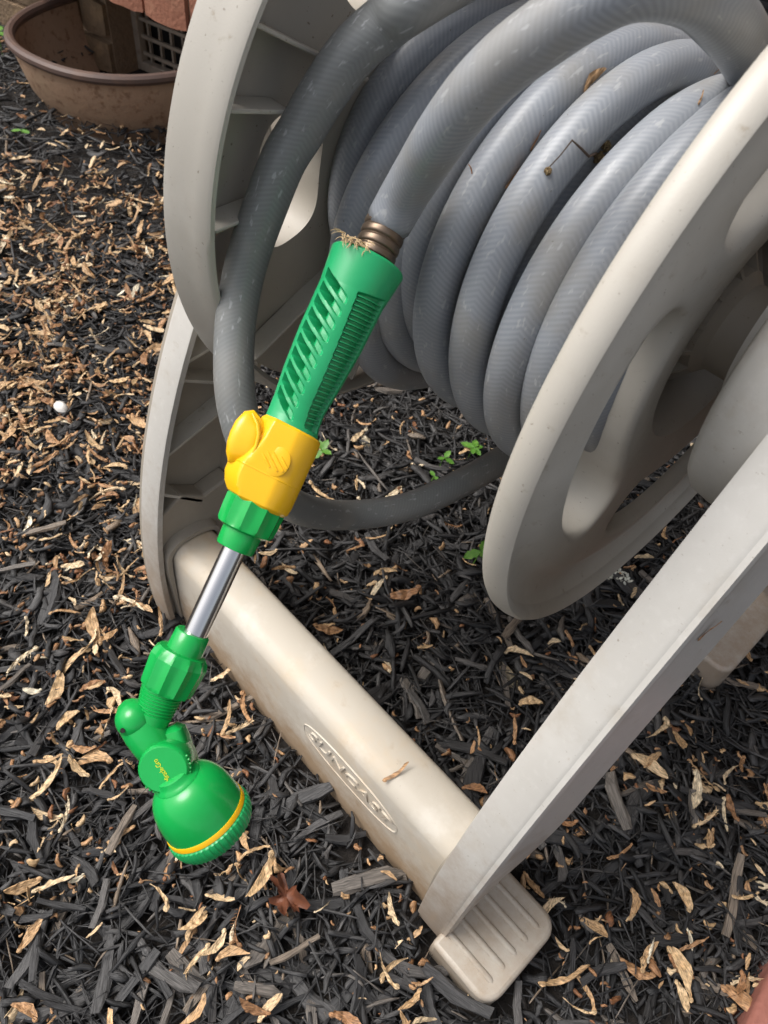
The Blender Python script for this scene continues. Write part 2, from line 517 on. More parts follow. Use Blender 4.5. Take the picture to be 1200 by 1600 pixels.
b = MB()
prof = [(0.101, 1.0), (0.090, .985), (0.082, .99), (0.06, .968), (0.035, .94), (0.01, .88), (-0.03, .80), (-0.06, .78)]
rows_ = [well_ring(z, k) for z, k in prof] + [well_ring(z, k, inn=0.003) for z, k in prof[::-1]]
n = len(rows_[0])
vs = [p for r in rows_ for p in r]
fs = [(i * n + j, i * n + j + 1, (i + 1) * n + j + 1, (i + 1) * n + j) for i in range(len(rows_) - 1) for j in range(n - 1)]
b.add(vs, fs)
link('tub_wall', b, M_rust, well)
b = MB(); b.tube([p + Vector((0, 0, 0)) for p in well_ring(0.104, 1.0)], 0.0085, 10)
link('rolled_rim', b, M_rim, well)

# ribbed black sheet standing by the wall at the far right, pale pipe below it
b = MB()
k = 0
P0 = WM.inverted() @ at(1075, -10, 1.02)
mat_o = thing('plastic_sheet', 'black finely ribbed plastic sheet behind the top of the hose', 'plastic sheet', (0, 0, 0))
mat_o.matrix_world = WM
b.box((P0.x + 0.22, 0.48, 0.30), (0.5, 0.006, 0.36))
link('sheet', b, M_black, mat_o, smooth=False)
b = MB()
for i in range(46):
    b.box((P0.x + 0.22, 0.4755, 0.125 + i * 0.0076), (0.5, 0.003, 0.0038))
o = link('rib', b, M_black, mat_o, smooth=False)
o['kind'] = 'stuff'

# ------------------------------------------------------------------ hose reel
AX = (0.004, 0.386)                     # axle (y, z)
reel = thing('hose_reel', 'beige plastic hose reel on an A shaped stand, wound with grey hose', 'hose reel', (0, 0, 0))


def front_y(z):
    return -0.227 - 0.080 * z + 0.902 * z * z


def back_y(z):
    return 0.305 - 0.35 * z - 0.36 * z * z


LEG_W = 0.076
FX0, FX1 = 0.161, 0.187


def side_frame(sgn):
    """one stand side; sgn -1 at the far side, +1 at the near side; open ribbed face towards the drum"""
    xo = sgn * FX1; xi = sgn * FX0
    zz = np.linspace(0.0, 0.5, 26)
    outer = [(front_y(z), z) for z in zz] + [(-0.030, 0.512), (0.0, 0.517), (0.030, 0.512)] + [(back_y(z), z) for z in zz[::-1]]
    # the skin with an opening between the legs
    yi = lambda z: min(front_y(z) + LEG_W + 0.05 * max(0, 0.09 - z), -0.03)
    zi = np.linspace(0.0, 0.245, 12)
    inner = [(yi(z), z) for z in zi] + [(-0.05, 0.262), (0.0, 0.268), (0.07, 0.262)] + [(back_y(z) - LEG_W, z) for z in zi[::-1]]
    poly = outer + inner[::-1]
    b = MB()
    th = 0.004
    bm = bmesh.new()
    vs = [bm.verts.new((xo, p[0], p[1])) for p in poly]
    f = bm.faces.new(vs)
    bmesh.ops.triangulate(bm, faces=[f])
    r = bmesh.ops.extrude_face_region(bm, geom=list(bm.faces))
    bmesh.ops.translate(bm, verts=[q for q in r['geom'] if isinstance(q, bmesh.types.BMVert)], vec=(-sgn * th, 0, 0))
    bm.verts.index_update()
    b.add([q.co for q in bm.verts], [[q.index for q in fc.verts] for fc in bm.faces])
    bm.free()
    fr = link('side_frame', b, M_leg if sgn > 0 else M_inner_shade, reel, smooth=False)
    # edge band that follows the outer outline
    b = MB()
    tk = 0.0045
    pts = [Vector((0, *p)) for p in outer]
    rings = []
    for i, p in enumerate(pts):
        t = (pts[min(i + 1, len(pts) - 1)] - pts[max(i - 1, 0)]).normalized()
        nn = Vector((0, t.z, -t.y))          # inward
        if nn.dot(Vector((0, 0.0, 0.22)) - p) < 0: nn = -nn
        rnd = 0.007
        fl_ = 0.0095 * min(1.0, max(0.0, (p.z - .01) / .16)) if p.y < 0 else 0.004
        q = [p + Vector((xi, 0, 0)), p + Vector((xi + sgn * 0.0015, 0, 0)) - nn * 0.0006] + \
            [p - nn * 0.0006 + Vector((xo + sgn * 0.0015 - sgn * rnd * (1 - sin(a)), 0, 0)) + nn * rnd * (1 - cos(a)) for a in np.linspace(0, pi / 2, 6)] + \
            [p + nn * 0.012 + Vector((xo + sgn * 0.0012, 0, 0)), p + nn * 0.013 + Vector((xo + sgn * 0.0004, 0, 0)), p + nn * 0.046 + Vector((xo + sgn * fl_, 0, 0)),
             p + nn * 0.048 + Vector((xo + sgn * (fl_ - .001), 0, 0)), p + nn * 0.049 + Vector((xo - sgn * 0.001, 0, 0)), p + nn * tk + Vector((xo - sgn * 0.002, 0, 0)), p + nn * tk + Vector((xi, 0, 0))]
        rings.append(q)
    b.rings(rings)
    link('edge_band', b, M_leg, fr, angle=30)
    # inner wall of the leg pocket and zigzag ribs
    b = MB()
    wl = [Vector((0, yi(z), z)) for z in np.linspace(0.10, 0.262, 12)]
    rings = [[p + Vector((xi + sgn * .002, -.002, 0)), p + Vector((xo - sgn * .003, -.002, 0)), p + Vector((xo - sgn * .003, .002, 0)), p + Vector((xi + sgn * .002, .002, 0))] for p in wl]
    b.rings(rings)
    link('inner_wall', b, M_inner_shade, fr)
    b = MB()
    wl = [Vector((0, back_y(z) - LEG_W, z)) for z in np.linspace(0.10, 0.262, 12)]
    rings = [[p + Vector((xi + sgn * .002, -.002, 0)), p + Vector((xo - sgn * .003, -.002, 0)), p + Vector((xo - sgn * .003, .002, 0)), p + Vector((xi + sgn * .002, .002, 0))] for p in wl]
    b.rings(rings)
    link('inner_wall', b, M_inner_shade, fr)
    for (ya, za, yb, zb) in ((0, .272, 1, .283), (0, .262, 1, .228), (0, .196, 1, .222), (0, .164, .6, .130), (0, .34, 1, .30), (0, .34, 1, .40)):
        b = MB()
        p = Vector((0, front_y(za) + .004, za)); q = Vector((0, front_y(zb) + .004 + (yi(zb) - front_y(zb) - .006 if zb < .27 else .07) * yb, zb))
        d = (q - p).normalized(); nn = Vector((0, -d.z, d.y)) * 0.0012
        b.rings([[e - nn + Vector((xi + sgn * .006, 0, 0)), e + nn + Vector((xi + sgn * .006, 0, 0)), e + nn + Vector((xo - sgn * .003, 0, 0)), e - nn + Vector((xo - sgn * .003, 0, 0))] for e in (p, q)])
        link('rib', b, M_plastic, fr, smooth=False)
    # filled lower plate where the crossbar enters
    b = MB()
    pl = [(front_y(z) + .004, z) for z in np.linspace(0, .135, 8)] + [(front_y(.12) + .03, .150), (front_y(.12) + .05, .135), (yi(.12), .140)] + [(yi(z), z) for z in np.linspace(.11, 0, 6)]
    b.prism(pl, 0, xi + sgn * .006, xo - sgn * .0035)
    link('lower_plate', b, M_inner_shade, fr, smooth=False, bevel=0.002)
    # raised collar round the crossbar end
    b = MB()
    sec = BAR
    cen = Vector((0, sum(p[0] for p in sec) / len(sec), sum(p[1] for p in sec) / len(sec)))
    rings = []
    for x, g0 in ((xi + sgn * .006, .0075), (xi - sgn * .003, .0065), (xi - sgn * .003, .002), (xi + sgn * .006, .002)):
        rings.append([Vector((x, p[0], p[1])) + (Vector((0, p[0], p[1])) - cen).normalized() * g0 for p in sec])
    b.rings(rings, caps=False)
    link('socket_collar', b, M_inner_shade, fr)
    # foot plates, front and rear
    for back in ((False, True) if sgn > 0 else ()):
        b = MB()
        y0, y1 = (-0.238, -0.160) if not back else (0.105, 0.236)
        x0, x1 = FX1 - 0.004, 0.238 if not back else 0.214
        r = 0.014
        pol = [(x0, y0)] + [(x1 - r + r * sin(a), y0 + r - r * cos(a)) for a in np.linspace(0, pi / 2, 6)] + \
              [(x1 - r + r * cos(a), y1 - r + r * sin(a)) for a in np.linspace(0, pi / 2, 6)] + [(x0, y1)]
        pol = [(p[0] * sgn, p[1]) for p in pol]
        zt = 0.019 if not back else 0.034
        b.prism(pol, 2, -0.012, zt)
        ft = link('foot_plate', b, M_plastic if not back else M_leg, fr, bevel=0.0035, seg=3)
        if not back:
            for i in range(5):
                y = y0 + 0.014 + i * (y1 - y0 - 0.028) / 4
                b = MB()
                pts = [Vector((sgn * (x0 + 0.002), y, zt - 0.0008)), Vector((sgn * (x1 - 0.012), y, zt - 0.0008)), Vector((sgn * (x1 - 0.009), y, zt - 0.002))]
                b.tube(pts, [0.0025, 0.0025, 0.0016], 12)
                rr = link('grip_rib', b, M_plastic, None)
                rr.parent = fr
    return fr


# crossbar section (y, z)
BAR = [(-0.216, -0.012), (-0.2165, 0.03), (-0.215, 0.075)] + \
      [(-0.200 - 0.0145 * cos(a), 0.087 + 0.0155 * sin(a)) for a in np.linspace(0.2, pi / 2 - .1, 7)] + \
      [(-0.190, 0.1025), (-0.184, 0.1015)] + [(-0.182 + 0.009 * sin(a), 0.0915 + 0.009 * cos(a)) for a in np.linspace(0.2, pi / 2, 5)] + [(-0.169, 0.05), (-0.166, -0.012)]
b = MB()
b.rings([[(x, p[0], p[1]) for p in BAR] for x in np.linspace(-0.166, 0.166, 24)])
bar = link('crossbar', b, M_bar, reel, angle=50)
# moulded oval and lettering on the front face
b = MB()
OC = Vector((0.066, 0.0585)); OA, OB = 0.052, 0.0165
rings = []
for i in range(64):
    a = 2 * pi * i / 64
    p = Vector((OC.x + OA * math.copysign(abs(cos(a)) ** .8, cos(a)), 0, OC.y + OB * math.copysign(abs(sin(a)) ** .9, sin(a))))
    nn = Vector((cos(a) / OA, 0, sin(a) / OB)).normalized()
    y = -0.2160 + (0.0007 if p.z > 0.055 else 0)
    rings.append([p + nn * c0 + Vector((0, y - d0, 0)) for c0, d0 in ((-.0006, -.001), (-.0004, .0007), (.0004, .0007), (.0006, -.001))])
b.rings(rings, closed=True)
link('logo_oval', b, M_bar, bar)


def text_mesh(name, body, size, depth, material, parent, M, shear=0.0, spacing=1.0, sx=1.0):
    c = bpy.data.curves.new(name, 'FONT')
    c.body = body; c.size = size; c.extrude = depth; c.align_x = 'CENTER'; c.align_y = 'CENTER'; c.shear = shear; c.space_character = spacing
    c.bevel_depth = 0.0; c.resolution_u = 3
    o = bpy.data.objects.new(name + '_tmp', c)
    COL.objects.link(o)
    bpy.context.view_layer.update()
    me = bpy.data.meshes.new_from_object(o.evaluated_get(bpy.context.evaluated_depsgraph_get()))
    bpy.data.objects.remove(o)
    me.transform(M @ Matrix.Diagonal((sx, 1, 1, 1)))
    me.materials.clear(); me.materials.append(material)
    n = bpy.data.objects.new(name, me)
    COL.objects.link(n); n.parent = parent
    return n


text_mesh('logo_lettering', 'SUNCAST', 0.0170, 0.0007, M_bar, bar,
          Matrix.Translation((OC.x - .001, -0.2160, OC.y)) @ Matrix.Rotation(pi / 2, 4, 'X'), shear=0.25, spacing=1.05, sx=1.18)

frameL = side_frame(-1)
frameR = side_frame(1)
# bearing housing on each side frame
for sgn, fr in ((1, frameR), (-1, frameL)):
    b = MB()
    prof = [(0.183, 0.092), (0.150, 0.093), (0.140, 0.0915), (0.136, 0.088), (0.134, 0.082), (0.134, 0.05), (0.124, 0.048), (0.124, 0.012)]
    b.rings([[(sgn * x, -0.010 + r * cos(t), 0.414 + r * sin(t)) for t in np.linspace(0, 2 * pi, 73)[:-1]] for x, r in prof if r > 0])
    link('bearing_housing', b, M_leg if sgn > 0 else M_inner_shade, fr, angle=40)


# flanges
def flange(sgn, cen, rim, web, holes, nh, r1, r2, open_r, ribs, lean=(0, 0)):
    """rim: list of (x, r) outline of the rolled rim; web x position function; holes (centre deg, half deg, r0, r1)"""
    cy, cz = cen

    def lk(name, b, *a, **k):            # the far flange leans a little outwards at the top
        b.v = [(p[0] + lean[0] * (p[1] - cy) + lean[1] * (p[2] - cz), p[1], p[2]) for p in b.v]
        return link(name, b, *a, **k)
    b = MB()
    N = 192
    b.rings([[(x, cy + r * cos(t), cz + r * sin(t)) for t in np.linspace(0, 2 * pi, N + 1)[:-1]] for x, r in rim], closed=True)
    fl = lk('flange', b, M_plastic, reel, angle=50)
    b = MB()
    K = 96; half = pi / nh
    rc = (holes[2] + holes[3]) / 2; hr = (holes[3] - holes[2]) / 2; ha = R_(holes[1])
    for hI in range(nh):
        tc = R_(holes[0]) + 2 * pi * hI / nh
        layers = []
        for s in (0.0, 0.35, 0.62, 0.8, 0.9, 0.96, 1.0):
            ring = []
            for k in range(K):
                a = 2 * pi * (k + 0.0) / K
                m_ = max(abs(cos(a)), abs(sin(a)))
                sx, sy = cos(a) / m_, sin(a) / m_
                ot = half * sx; orr = rc + (r2 - rc if sy > 0 else rc - r1) * sy
                # stadium / kidney
                kx = math.copysign(abs(cos(a)) ** (2 / 3.6), cos(a)); ky = math.copysign(abs(sin(a)) ** (2 / 2.6), sin(a))
                it = ha * kx; ir = rc + hr * ky
                t = tc + ot * (1 - s) + it * s; r = orr * (1 - s) + ir * s
                x = web(r) - (0.004 if sgn > 0 else 0) * max(0, (s - .8) / .2) ** 2
                ring.append((x, cy + r * cos(t), cz + r * sin(t)))
            layers.append(ring)
        # wall of the hole, splayed
        for dx, sh in (((0.006, .985), (0.012, .955), (0.018, .925), (0.020, .90)) if sgn > 0 else ((0.006, .995), (0.024, .985))):
            ring = []
            for k in range(K):
                a = 2 * pi * k / K
                kx = math.copysign(abs(cos(a)) ** (2 / 3.6), cos(a)); ky = math.copysign(abs(sin(a)) ** (2 / 2.6), sin(a))
                t = tc + ha * kx * sh; r = rc + hr * ky * sh
                ring.append((web(r) - dx * ((1.2, .5, 1, 1)[hI] if nh == 4 else 1), cy + r * cos(t), cz + r * sin(t)))
            layers.append(ring)
        b.rings(layers, caps=False)
    # inner and outer annuli of the web
    for ra in (np.linspace(r2, rim[0][1] - 0.004, 8), np.linspace(open_r, r1, 8)):
        # match the sector edges: sample the same angles used by the sector outlines
        tt = []
        for hI in range(nh):
            tc = R_(holes[0]) + 2 * pi * hI / nh
            for k in range(K // 8, 3 * K // 8):
                a = 2 * pi * k / K
                tt.append(tc + half * cos(a) / max(abs(cos(a)), abs(sin(a))))
        tt.sort()
        b.rings([[(web(r), cy + r * cos(t), cz + r * sin(t)) for t in tt] for r in ra], caps=False)
    # inner sleeve down to the drum
    b.rings([[(x, cy + r * cos(t), cz + r * sin(t)) for t in np.linspace(0, 2 * pi, 97)[:-1]] for x, r in ((web(open_r), open_r), (web(open_r) - sgn * .006, open_r - .003), (web(open_r) - sgn * .05, open_r - .006))], caps=False)
    lk('web', b, M_plastic if sgn > 0 else M_far_shade, fl, weld=True, angle=40)
    for (a0, ra, a1, rb_, x0, x1) in ribs:
        p = Vector((0, cy + ra * cos(R_(a0)), cz + ra * sin(R_(a0)))); q = Vector((0, cy + rb_ * cos(R_(a1)), cz + rb_ * sin(R_(a1))))
        d = (q - p).normalized(); nn = Vector((0, -d.z, d.y)) * 0.0013
        b = MB()
        b.rings([[e - nn + Vector((x0, 0, 0)), e + nn + Vector((x0, 0, 0)), e + nn * .8 + Vector((x1, 0, 0)), e - nn * .8 + Vector((x1, 0, 0))] for e in (p, p.lerp(q, .5) + Vector((0, 0, 0)), q)])
        lk('rib', b, M_plastic, fl, smooth=False, bevel=0.0005, seg=1)
    return fl


# near flange: we look at its outer face
rimR = [(0.1140, 0.1920), (0.1120, 0.1938), (0.1075, 0.1950), (0.1030, 0.1950), (0.1000, 0.1935), (0.0990, 0.190), (0.1000, 0.186), (0.108, 0.1865), (0.1125, 0.189)]
webR = lambda r: float(np.interp(r, [0.05, 0.07, 0.085, 0.145, 0.158, 0.170, 0.182, 0.1895], [0.098, 0.103, 0.1055, 0.1075, 0.1055, 0.0995, 0.1015, 0.1105]))
flR = flange(1, (0.004, 0.386), rimR, webR, (188.5, 37.5, 0.096, 0.143), 4, 0.082, 0.1535, 0.068, [])
# far flange: we look at its inner, ribbed face
rimL = [(-0.1060, 0.1905), (-0.1063, 0.1930), (-0.1085, 0.1946), (-0.116, 0.1962), (-0.124, 0.1982), (-0.1310, 0.2002), (-0.1350, 0.2008), (-0.1365, 0.1988), (-0.1350, 0.1960), (-0.123, 0.1915), (-0.1120, 0.1880)]
webL = lambda r: float(np.interp(r, [0.05, 0.09, 0.15, 0.168, 0.186], [-0.120, -0.125, -0.1285, -0.1295, -0.126]))
ribsL = []
for a in (250, 280, 310, 340, 10, 40, 70, 100):
    ribsL.append((a + 2, 0.186, a + 3, 0.158, -0.128, -0.111))
ribsL += [(150, 0.186, 148, 0.10, -0.128, -0.111), (161, 0.186, 160, 0.148, -0.128, -0.111), (179, 0.186, 179, 0.150, -0.128, -0.111), (213, 0.186, 222, 0.09, -0.128, -0.113)]
flL = flange(-1, (-0.001, 0.406), rimL, webL, (179, 17.5, 0.101, 0.147), 6, 0.095, 0.160, 0.062, ribsL, (-0.0815, 0.092))

# drum between the flanges, hub and axle
b = MB()
b.rings([[(x, AX[0] - .006 + r * cos(t), AX[1] - .004 + r * sin(t)) for t in np.linspace(0, 2 * pi, 65)[:-1]] for x, r in ((-0.112, 0.062), (-0.11, 0.0715), (0.097, 0.0715), (0.099, 0.066))], caps=False)
link('drum', b, M_inner_shade, reel)
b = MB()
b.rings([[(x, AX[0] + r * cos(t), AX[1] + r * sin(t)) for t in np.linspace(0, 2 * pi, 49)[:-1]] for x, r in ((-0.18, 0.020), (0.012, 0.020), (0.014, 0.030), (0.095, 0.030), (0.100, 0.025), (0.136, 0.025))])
hub = link('axle_hub', b, M_inner_shade, reel, angle=40)
b = MB()
b.rings([[(x, AX[0] + r * cos(t), AX[1] + r * sin(t)) for t in np.linspace(0, 2 * pi, 49)[:-1]] for x, r in ((0.010, 0.070), (0.013, 0.070))])
link('hub_plate', b, M_inner_shade, reel, angle=40)
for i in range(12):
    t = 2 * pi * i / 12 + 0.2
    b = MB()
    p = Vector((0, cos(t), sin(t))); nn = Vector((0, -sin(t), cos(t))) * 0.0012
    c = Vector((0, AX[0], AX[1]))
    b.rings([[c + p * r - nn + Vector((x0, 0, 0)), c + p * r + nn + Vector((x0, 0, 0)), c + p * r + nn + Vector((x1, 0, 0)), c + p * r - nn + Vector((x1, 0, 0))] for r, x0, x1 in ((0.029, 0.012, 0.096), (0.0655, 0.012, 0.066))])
    link('hub_fin', b, M_inner_shade, reel, smooth=False)

# ------------------------------------------------------------------ hoses
HR = 0.0112


def smooth_path(pts, n):
    """Catmull-Rom through points, resampled evenly"""
    P = [np.array(p, float) for p in pts]
    P = [2 * P[0] - P[1]] + P + [2 * P[-1] - P[-2]]
    out = []
    for i in range(1, len(P) - 2):
        p0, p1, p2, p3 = P[i - 1:i + 3]
        for t in np.linspace(0, 1, 24, endpoint=False):
            out.append(0.5 * ((2 * p1) + (p2 - p0) * t + (2 * p0 - 5 * p1 + 4 * p2 - p3) * t * t + (3 * p1 - p0 - 3 * p2 + p3) * t ** 3))
    out.append(P[-2])
    out = np.array(out)
    for _ in range(6):
        out[1:-1] = .25 * out[:-2] + .5 * out[1:-1] + .25 * out[2:]
    s = np.r_[0, np.cumsum(np.linalg.norm(np.diff(out, axis=0), axis=1))]
    ss = np.linspace(0, s[-1], n)
    return np.c_[[np.interp(ss, s, out[:, k]) for k in range(3)]].T, ss


def hose(name, pts, step, material, label, n=24, rad=HR):
    ln = np.linalg.norm(np.diff(np.array(pts), axis=0), axis=1).sum()
    P, ss = smooth_path(pts, int(ln / step))
    T = np.gradient(P, axis=0); T /= np.linalg.norm(T, axis=1)[:, None]
    up = np.cross(T[0], [0.3, 0.2, 0.9]); up /= np.linalg.norm(up)
    V = []
    ang = np.linspace(0, 2 * pi, n + 1)
    for p, t in zip(P, T):
        up = up - t * up.dot(t); up /= np.linalg.norm(up)
        sd_ = np.cross(t, up)
        V.append(p + rad * (np.outer(np.cos(ang[:-1]), up) + np.outer(np.sin(ang[:-1]), sd_)))
    V = np.concatenate(V)
    F = []; UV = []
    for i in range(len(P) - 1):
        for j in range(n):
            a = i * n + j; b_ = i * n + (j + 1) % n
            F.append((a, b_, b_ + n, a + n))
            UV += [(ss[i], j / n), (ss[i], (j + 1) / n), (ss[i + 1], (j + 1) / n), (ss[i + 1], j / n)]
    F.append(tuple(range(n))[::-1]); UV += [(0, 0)] * n
    F.append(tuple((len(P) - 1) * n + j for j in range(n))); UV += [(0, 0)] * n
    me = bpy.data.meshes.new(name)
    me.from_pydata([tuple(x) for x in V], [], F)
    uvl = me.uv_layers.new(name='UVMap')
    uvl.data.foreach_set('uv', np.array(UV, dtype=np.float32).ravel())
    me.polygons.foreach_set('use_smooth', [True] * len(me.polygons))
    me.materials.append(material)
    o = bpy.data.objects.new(name, me)
    COL.objects.link(o)
    tag(o, label, 'hose')
    return o


COILS = [  # x0, tilt cos, tilt sin, radius, centre y, centre z - 0.396
    (-0.1003, 0.0087, 0.0028, 0.0834, -0.0042, -0.0036),
    (-0.0768, 0.0044, 0.0187, 0.1020, -0.0066, -0.0115),
    (-0.0600, 0.0010, 0.0080, 0.1020, -0.0100, -0.0340),
    (-0.0450, 0.0030, 0.0060, 0.1000, -0.0050, -0.0140),
    (-0.0306, 0.0082, 0.0043, 0.0978, -0.0020, 0.0000),
    (-0.0054, 0.0076, 0.0008, 0.1045, -0.0044, -0.0115),
    (0.0204, 0.0047, -0.0022, 0.1045, -0.0062, -0.0119),
    (0.0469, 0.0039, 0.0011, 0.1023, -0.0093, -0.0136),
    (0.0710, 0.0079, -0.0005, 0.1050, -0.0034, -0.0052)]
path = []
for i in range(8):
    for th in np.arange(-28, 300, 8):
        t = R_(th)
        path.append((0.083 - 0.0232 * i - 0.0232 * max(0, (th - 220) / 112), -0.004 + 0.0835 * cos(t), 0.388 + 0.0835 * sin(t)))
for i, c in enumerate(COILS):
    for th in np.arange(-28, 300, 8):
        t = R_(th)
        path.append((c[0] + c[1] * cos(t) + c[2] * sin(t), c[4] + c[3] * cos(t), 0.396 + c[5] + c[3] * sin(t)))
# last turn climbs over the coils and ends at the watering wand
path += [(0.080, 0.106, 0.385), (0.066, 0.088, 0.440)]
DEND = [(1190, 160, .385), (1179, 112, .345), (1162, 72, .308), (1132, 28, .279), (1085, -14, .260), (1000, -28, .250), (920, 5, .256), (850, 52, .266), (790, 97, .277), (735, 152, .291), (690, 212, .312),
        (652, 272, .340), (631, 306, .354), (616, 333, .361), (608, 347, .3645)]
path += [tuple(at(*q)) for q in DEND]
garden_hose = hose('garden_hose', path, 0.004, M_hose, 'grey garden hose wound in thick coils on the beige reel')

AP = [(640, 8, .325), (607, 32, .334), (549, 84, .345), (501, 152, .358), (471, 204, .368), (443, 250, .376), (416, 318, .388), (391, 390, .402), (375, 456, .413), (366, 532, .420), (368, 620, .424), (388, 698, .435), (420, 758, .465),
      (470, 795, .515), (543, 805, .565), (640, 791, .590), (733, 748, .605), (800, 708, .625), (870, 660, .66), (950, 610, .70)]
pa = [tuple(at(*q)) for q in AP]
back = [(-0.118, 0.135, 0.33), (-0.115, 0.145, 0.40), (-0.110, 0.118, 0.47)] + [tuple(at(*q)) for q in ((860, -90, .345), (770, -62, .335), (700, -28, .328))]
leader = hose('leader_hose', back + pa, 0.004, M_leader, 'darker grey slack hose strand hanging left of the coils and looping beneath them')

# ------------------------------------------------------------------ watering wand
WD = 0.365
WS = WD / 1196.66
wand = thing('watering_wand', 'green and yellow watering wand with steel tube screwed onto the hose end', 'watering wand', (0, 0, 0))
WMX = Matrix((CAM_RIGHT, CAM_DOWN, CAM_FWD)).transposed().to_4x4()
WMX.translation = CAM_POS + CAM_FWD * WD
wand.matrix_world = WMX


def W2(x, y, z=0.0):
    """drawing units on the wand's own plane -> wand space"""
    return Vector(((x - 600) * WS, (y - 800) * WS, z * WS))


def sweep(spine, half, n=48, zs=1.0, sect=None, caps=True):
    """spine: list of points (x, y[, z]); half: half widths; sect(angle, i) multiplies the radius"""
    pts = [W2(*p) for p in spine]
    rings = []
    for i, p in enumerate(pts):
        t = (pts[min(i + 1, len(pts) - 1)] - pts[max(i - 1, 0)]).normalized()
        e = Vector((0, 0, 1)).cross(t).normalized()      # sideways in the plane
        f = t.cross(e).normalized()
        hw = half[i] * WS
        z_ = zs[i] if hasattr(zs, '__len__') else zs
        ring = []
        for j in range(n):
            a = 2 * pi * j / n
            k = sect(a, i) if sect else 1.0
            ring.append(p + e * (hw * k * sin(a)) - f * (hw * k * z_ * cos(a)))
        rings.append(ring)
    b = MB(); b.rings(rings, caps)
    return b


def along(p, q, fr):
    return [(p[0] + (q[0] - p[0]) * f, p[1] + (q[1] - p[1]) * f, (p[2] if len(p) > 2 else 0) + ((q[2] if len(q) > 2 else 0) - (p[2] if len(p) > 2 else 0)) * f) for f in fr]


# brass hose end (part of the hose)
fr = np.linspace(0, 1, 90)
hf = [31.6 + 3.2 * max(0, 1 - (abs(((f * 4.8) % 1.0) - .5) / .46) ** 4) for f in fr]
b = sweep(along((606, 347), (577, 417), fr), hf, 40)
cp = link('hose_coupling', b, M_brass, garden_hose, angle=40)
cp.matrix_world = WMX

# handle
HA = np.array([577., 408.]); HD = np.array([-.412, .911]); HE = np.array([.911, .412])
tt = [0, 8, 60, 140, 205, 250, 275, 291]
ctr = [-1.6, -1.6, -3.2, -5, -6.5, -7.0, -5.5, -3]
hwd = [61.5, 60.5, 54, 52, 47.2, 42.0, 42.5, 45]
NT, NA = 300, 220
b = MB()
V = []
slots = [(67 + 21.4 * i) for i in range(10)]        # t of each slot's middle
for i in range(NT + 1):
    t = 291.0 * i / NT
    c = np.interp(t, tt, ctr); h = np.interp(t, tt, hwd)
    ring = []
    for j in range(NA):
        a = 2 * pi * j / NA - pi           # 0 faces the viewer, negative = left
        dr = 0.0
        if -1.1 < a < 0.16:
            # slanted slots: middle line t = ts + 24*a
            for ts in slots:
                dt = t - (ts + 32 * (a + .42))
                wd_ = 6.9 * min(1, 1 - max(0, (a + .02) / .13) ** 2 * .6)
                if abs(dt) < wd_ and -0.97 < a < 0.10:
                    e = min(1, (wd_ - abs(dt)) / 1.4) * min(1, (0.10 - a) / .05) * min(1, (a + 0.97) / .04)
                    dr = -e * (6.5 + 4 * max(0, min(1, (.05 - a) / .5)) + 24 * max(0, min(1, (-.28 - a) / .42)) ** 1.5)
        tl = 62 - 6 * (a - .3) * 2
        if 0.27 < a < 1.32 and tl < t < 281:
            lo = 0.27 + 0.33 * (t - 60) / 220
            if a > lo:
                dr = -8 * min(1, (a - lo) / .03) * min(1, (1.32 - a) / .05) * min(1, (t - tl) / 1.5)
        if t < 5: dr -= (1 - t / 5) ** 2 * 3
        # slightly flattened grip
        k = h + dr
        P = HA + HD * t + HE * (c + k * sin(a))
        ring.append(W2(P[0], P[1], -k * 0.92 * cos(a)))
    V.append(ring)
b.rings(V, caps=False)
# rim turned inwards at the top
b2 = []
for (tq, kq) in ((0, 58.5), (-1.0, 55), (1.0, 51), (14, 49)):
    P = []
    for j in range(NA):
        a = 2 * pi * j / NA - pi
        q = HA + HD * tq + HE * (-1.6 + kq * sin(a))
        P.append(W2(q[0], q[1], -kq * .92 * cos(a)))
    b2.append(P)
b.rings(b2, caps=False)
q = [V[-1]]
b.add(V[-1], [tuple(range(NA))])
handle = link('handle', b, M_grip, wand, angle=38)
# dark fins on the grip panel
for i in range(29):
    t0 = 66 + i * 7.4
    lo = 0.30 + 0.33 * (t0 - 60) / 220
    rows_ = []
    for a in np.linspace(lo, 1.28, 8):
        t = t0 - 6 * (a - .5)
        c = np.interp(t, tt, ctr); h = np.interp(t, tt, hwd)
        sec = []
        for (dt, k) in ((-1.3, h - 8.3), (-.8, h - .6), (.8, h - .6), (1.3, h - 8.3)):
            P = HA + HD * (t + dt) + HE * (c + k * sin(a))
            sec.append(W2(P[0], P[1], -k * .92 * cos(a)))
        rows_.append(sec)
    b = MB(); b.rings(rows_)
    link('grip_rib', b, M_grip, handle, smooth=False)

# yellow shut-off valve
def sup(p):
    return lambda a, i: (abs(sin(a)) ** p + abs(cos(a)) ** p) ** (-1 / p)


vs_ = [(457, 668), (455, 672), (451, 681), (444, 697), (436, 713), (428, 731), (423, 742), (415, 760), (409, 774), (404, 785), (402, 789)]
D1 = [.86, .90, .90, .90, .92, 1.16, 1.25, 1.24, 1.12, .98, .92]

DL = [.98, .98, .98, 1.0, 1.06, 1.17, 1.22, 1.21, 1.14, 1.02, .96]


def valve_sect(a, i):
    # flat front and left faces meeting in an edge, round right side
    a = (pi - a) % (2 * pi) - pi          # the sweep's own sideways axis points left
    r = 1.5
    for an, d in ((R_(5), .965), (R_(-50), DL[i]), (R_(-95), D1[i]), (R_(185), .9)):
        c = cos(a - an)
        if c > .05: r = min(r, d / c)
    if a > R_(18) or a < R_(-168): r = min(r, 1.0)
    return r


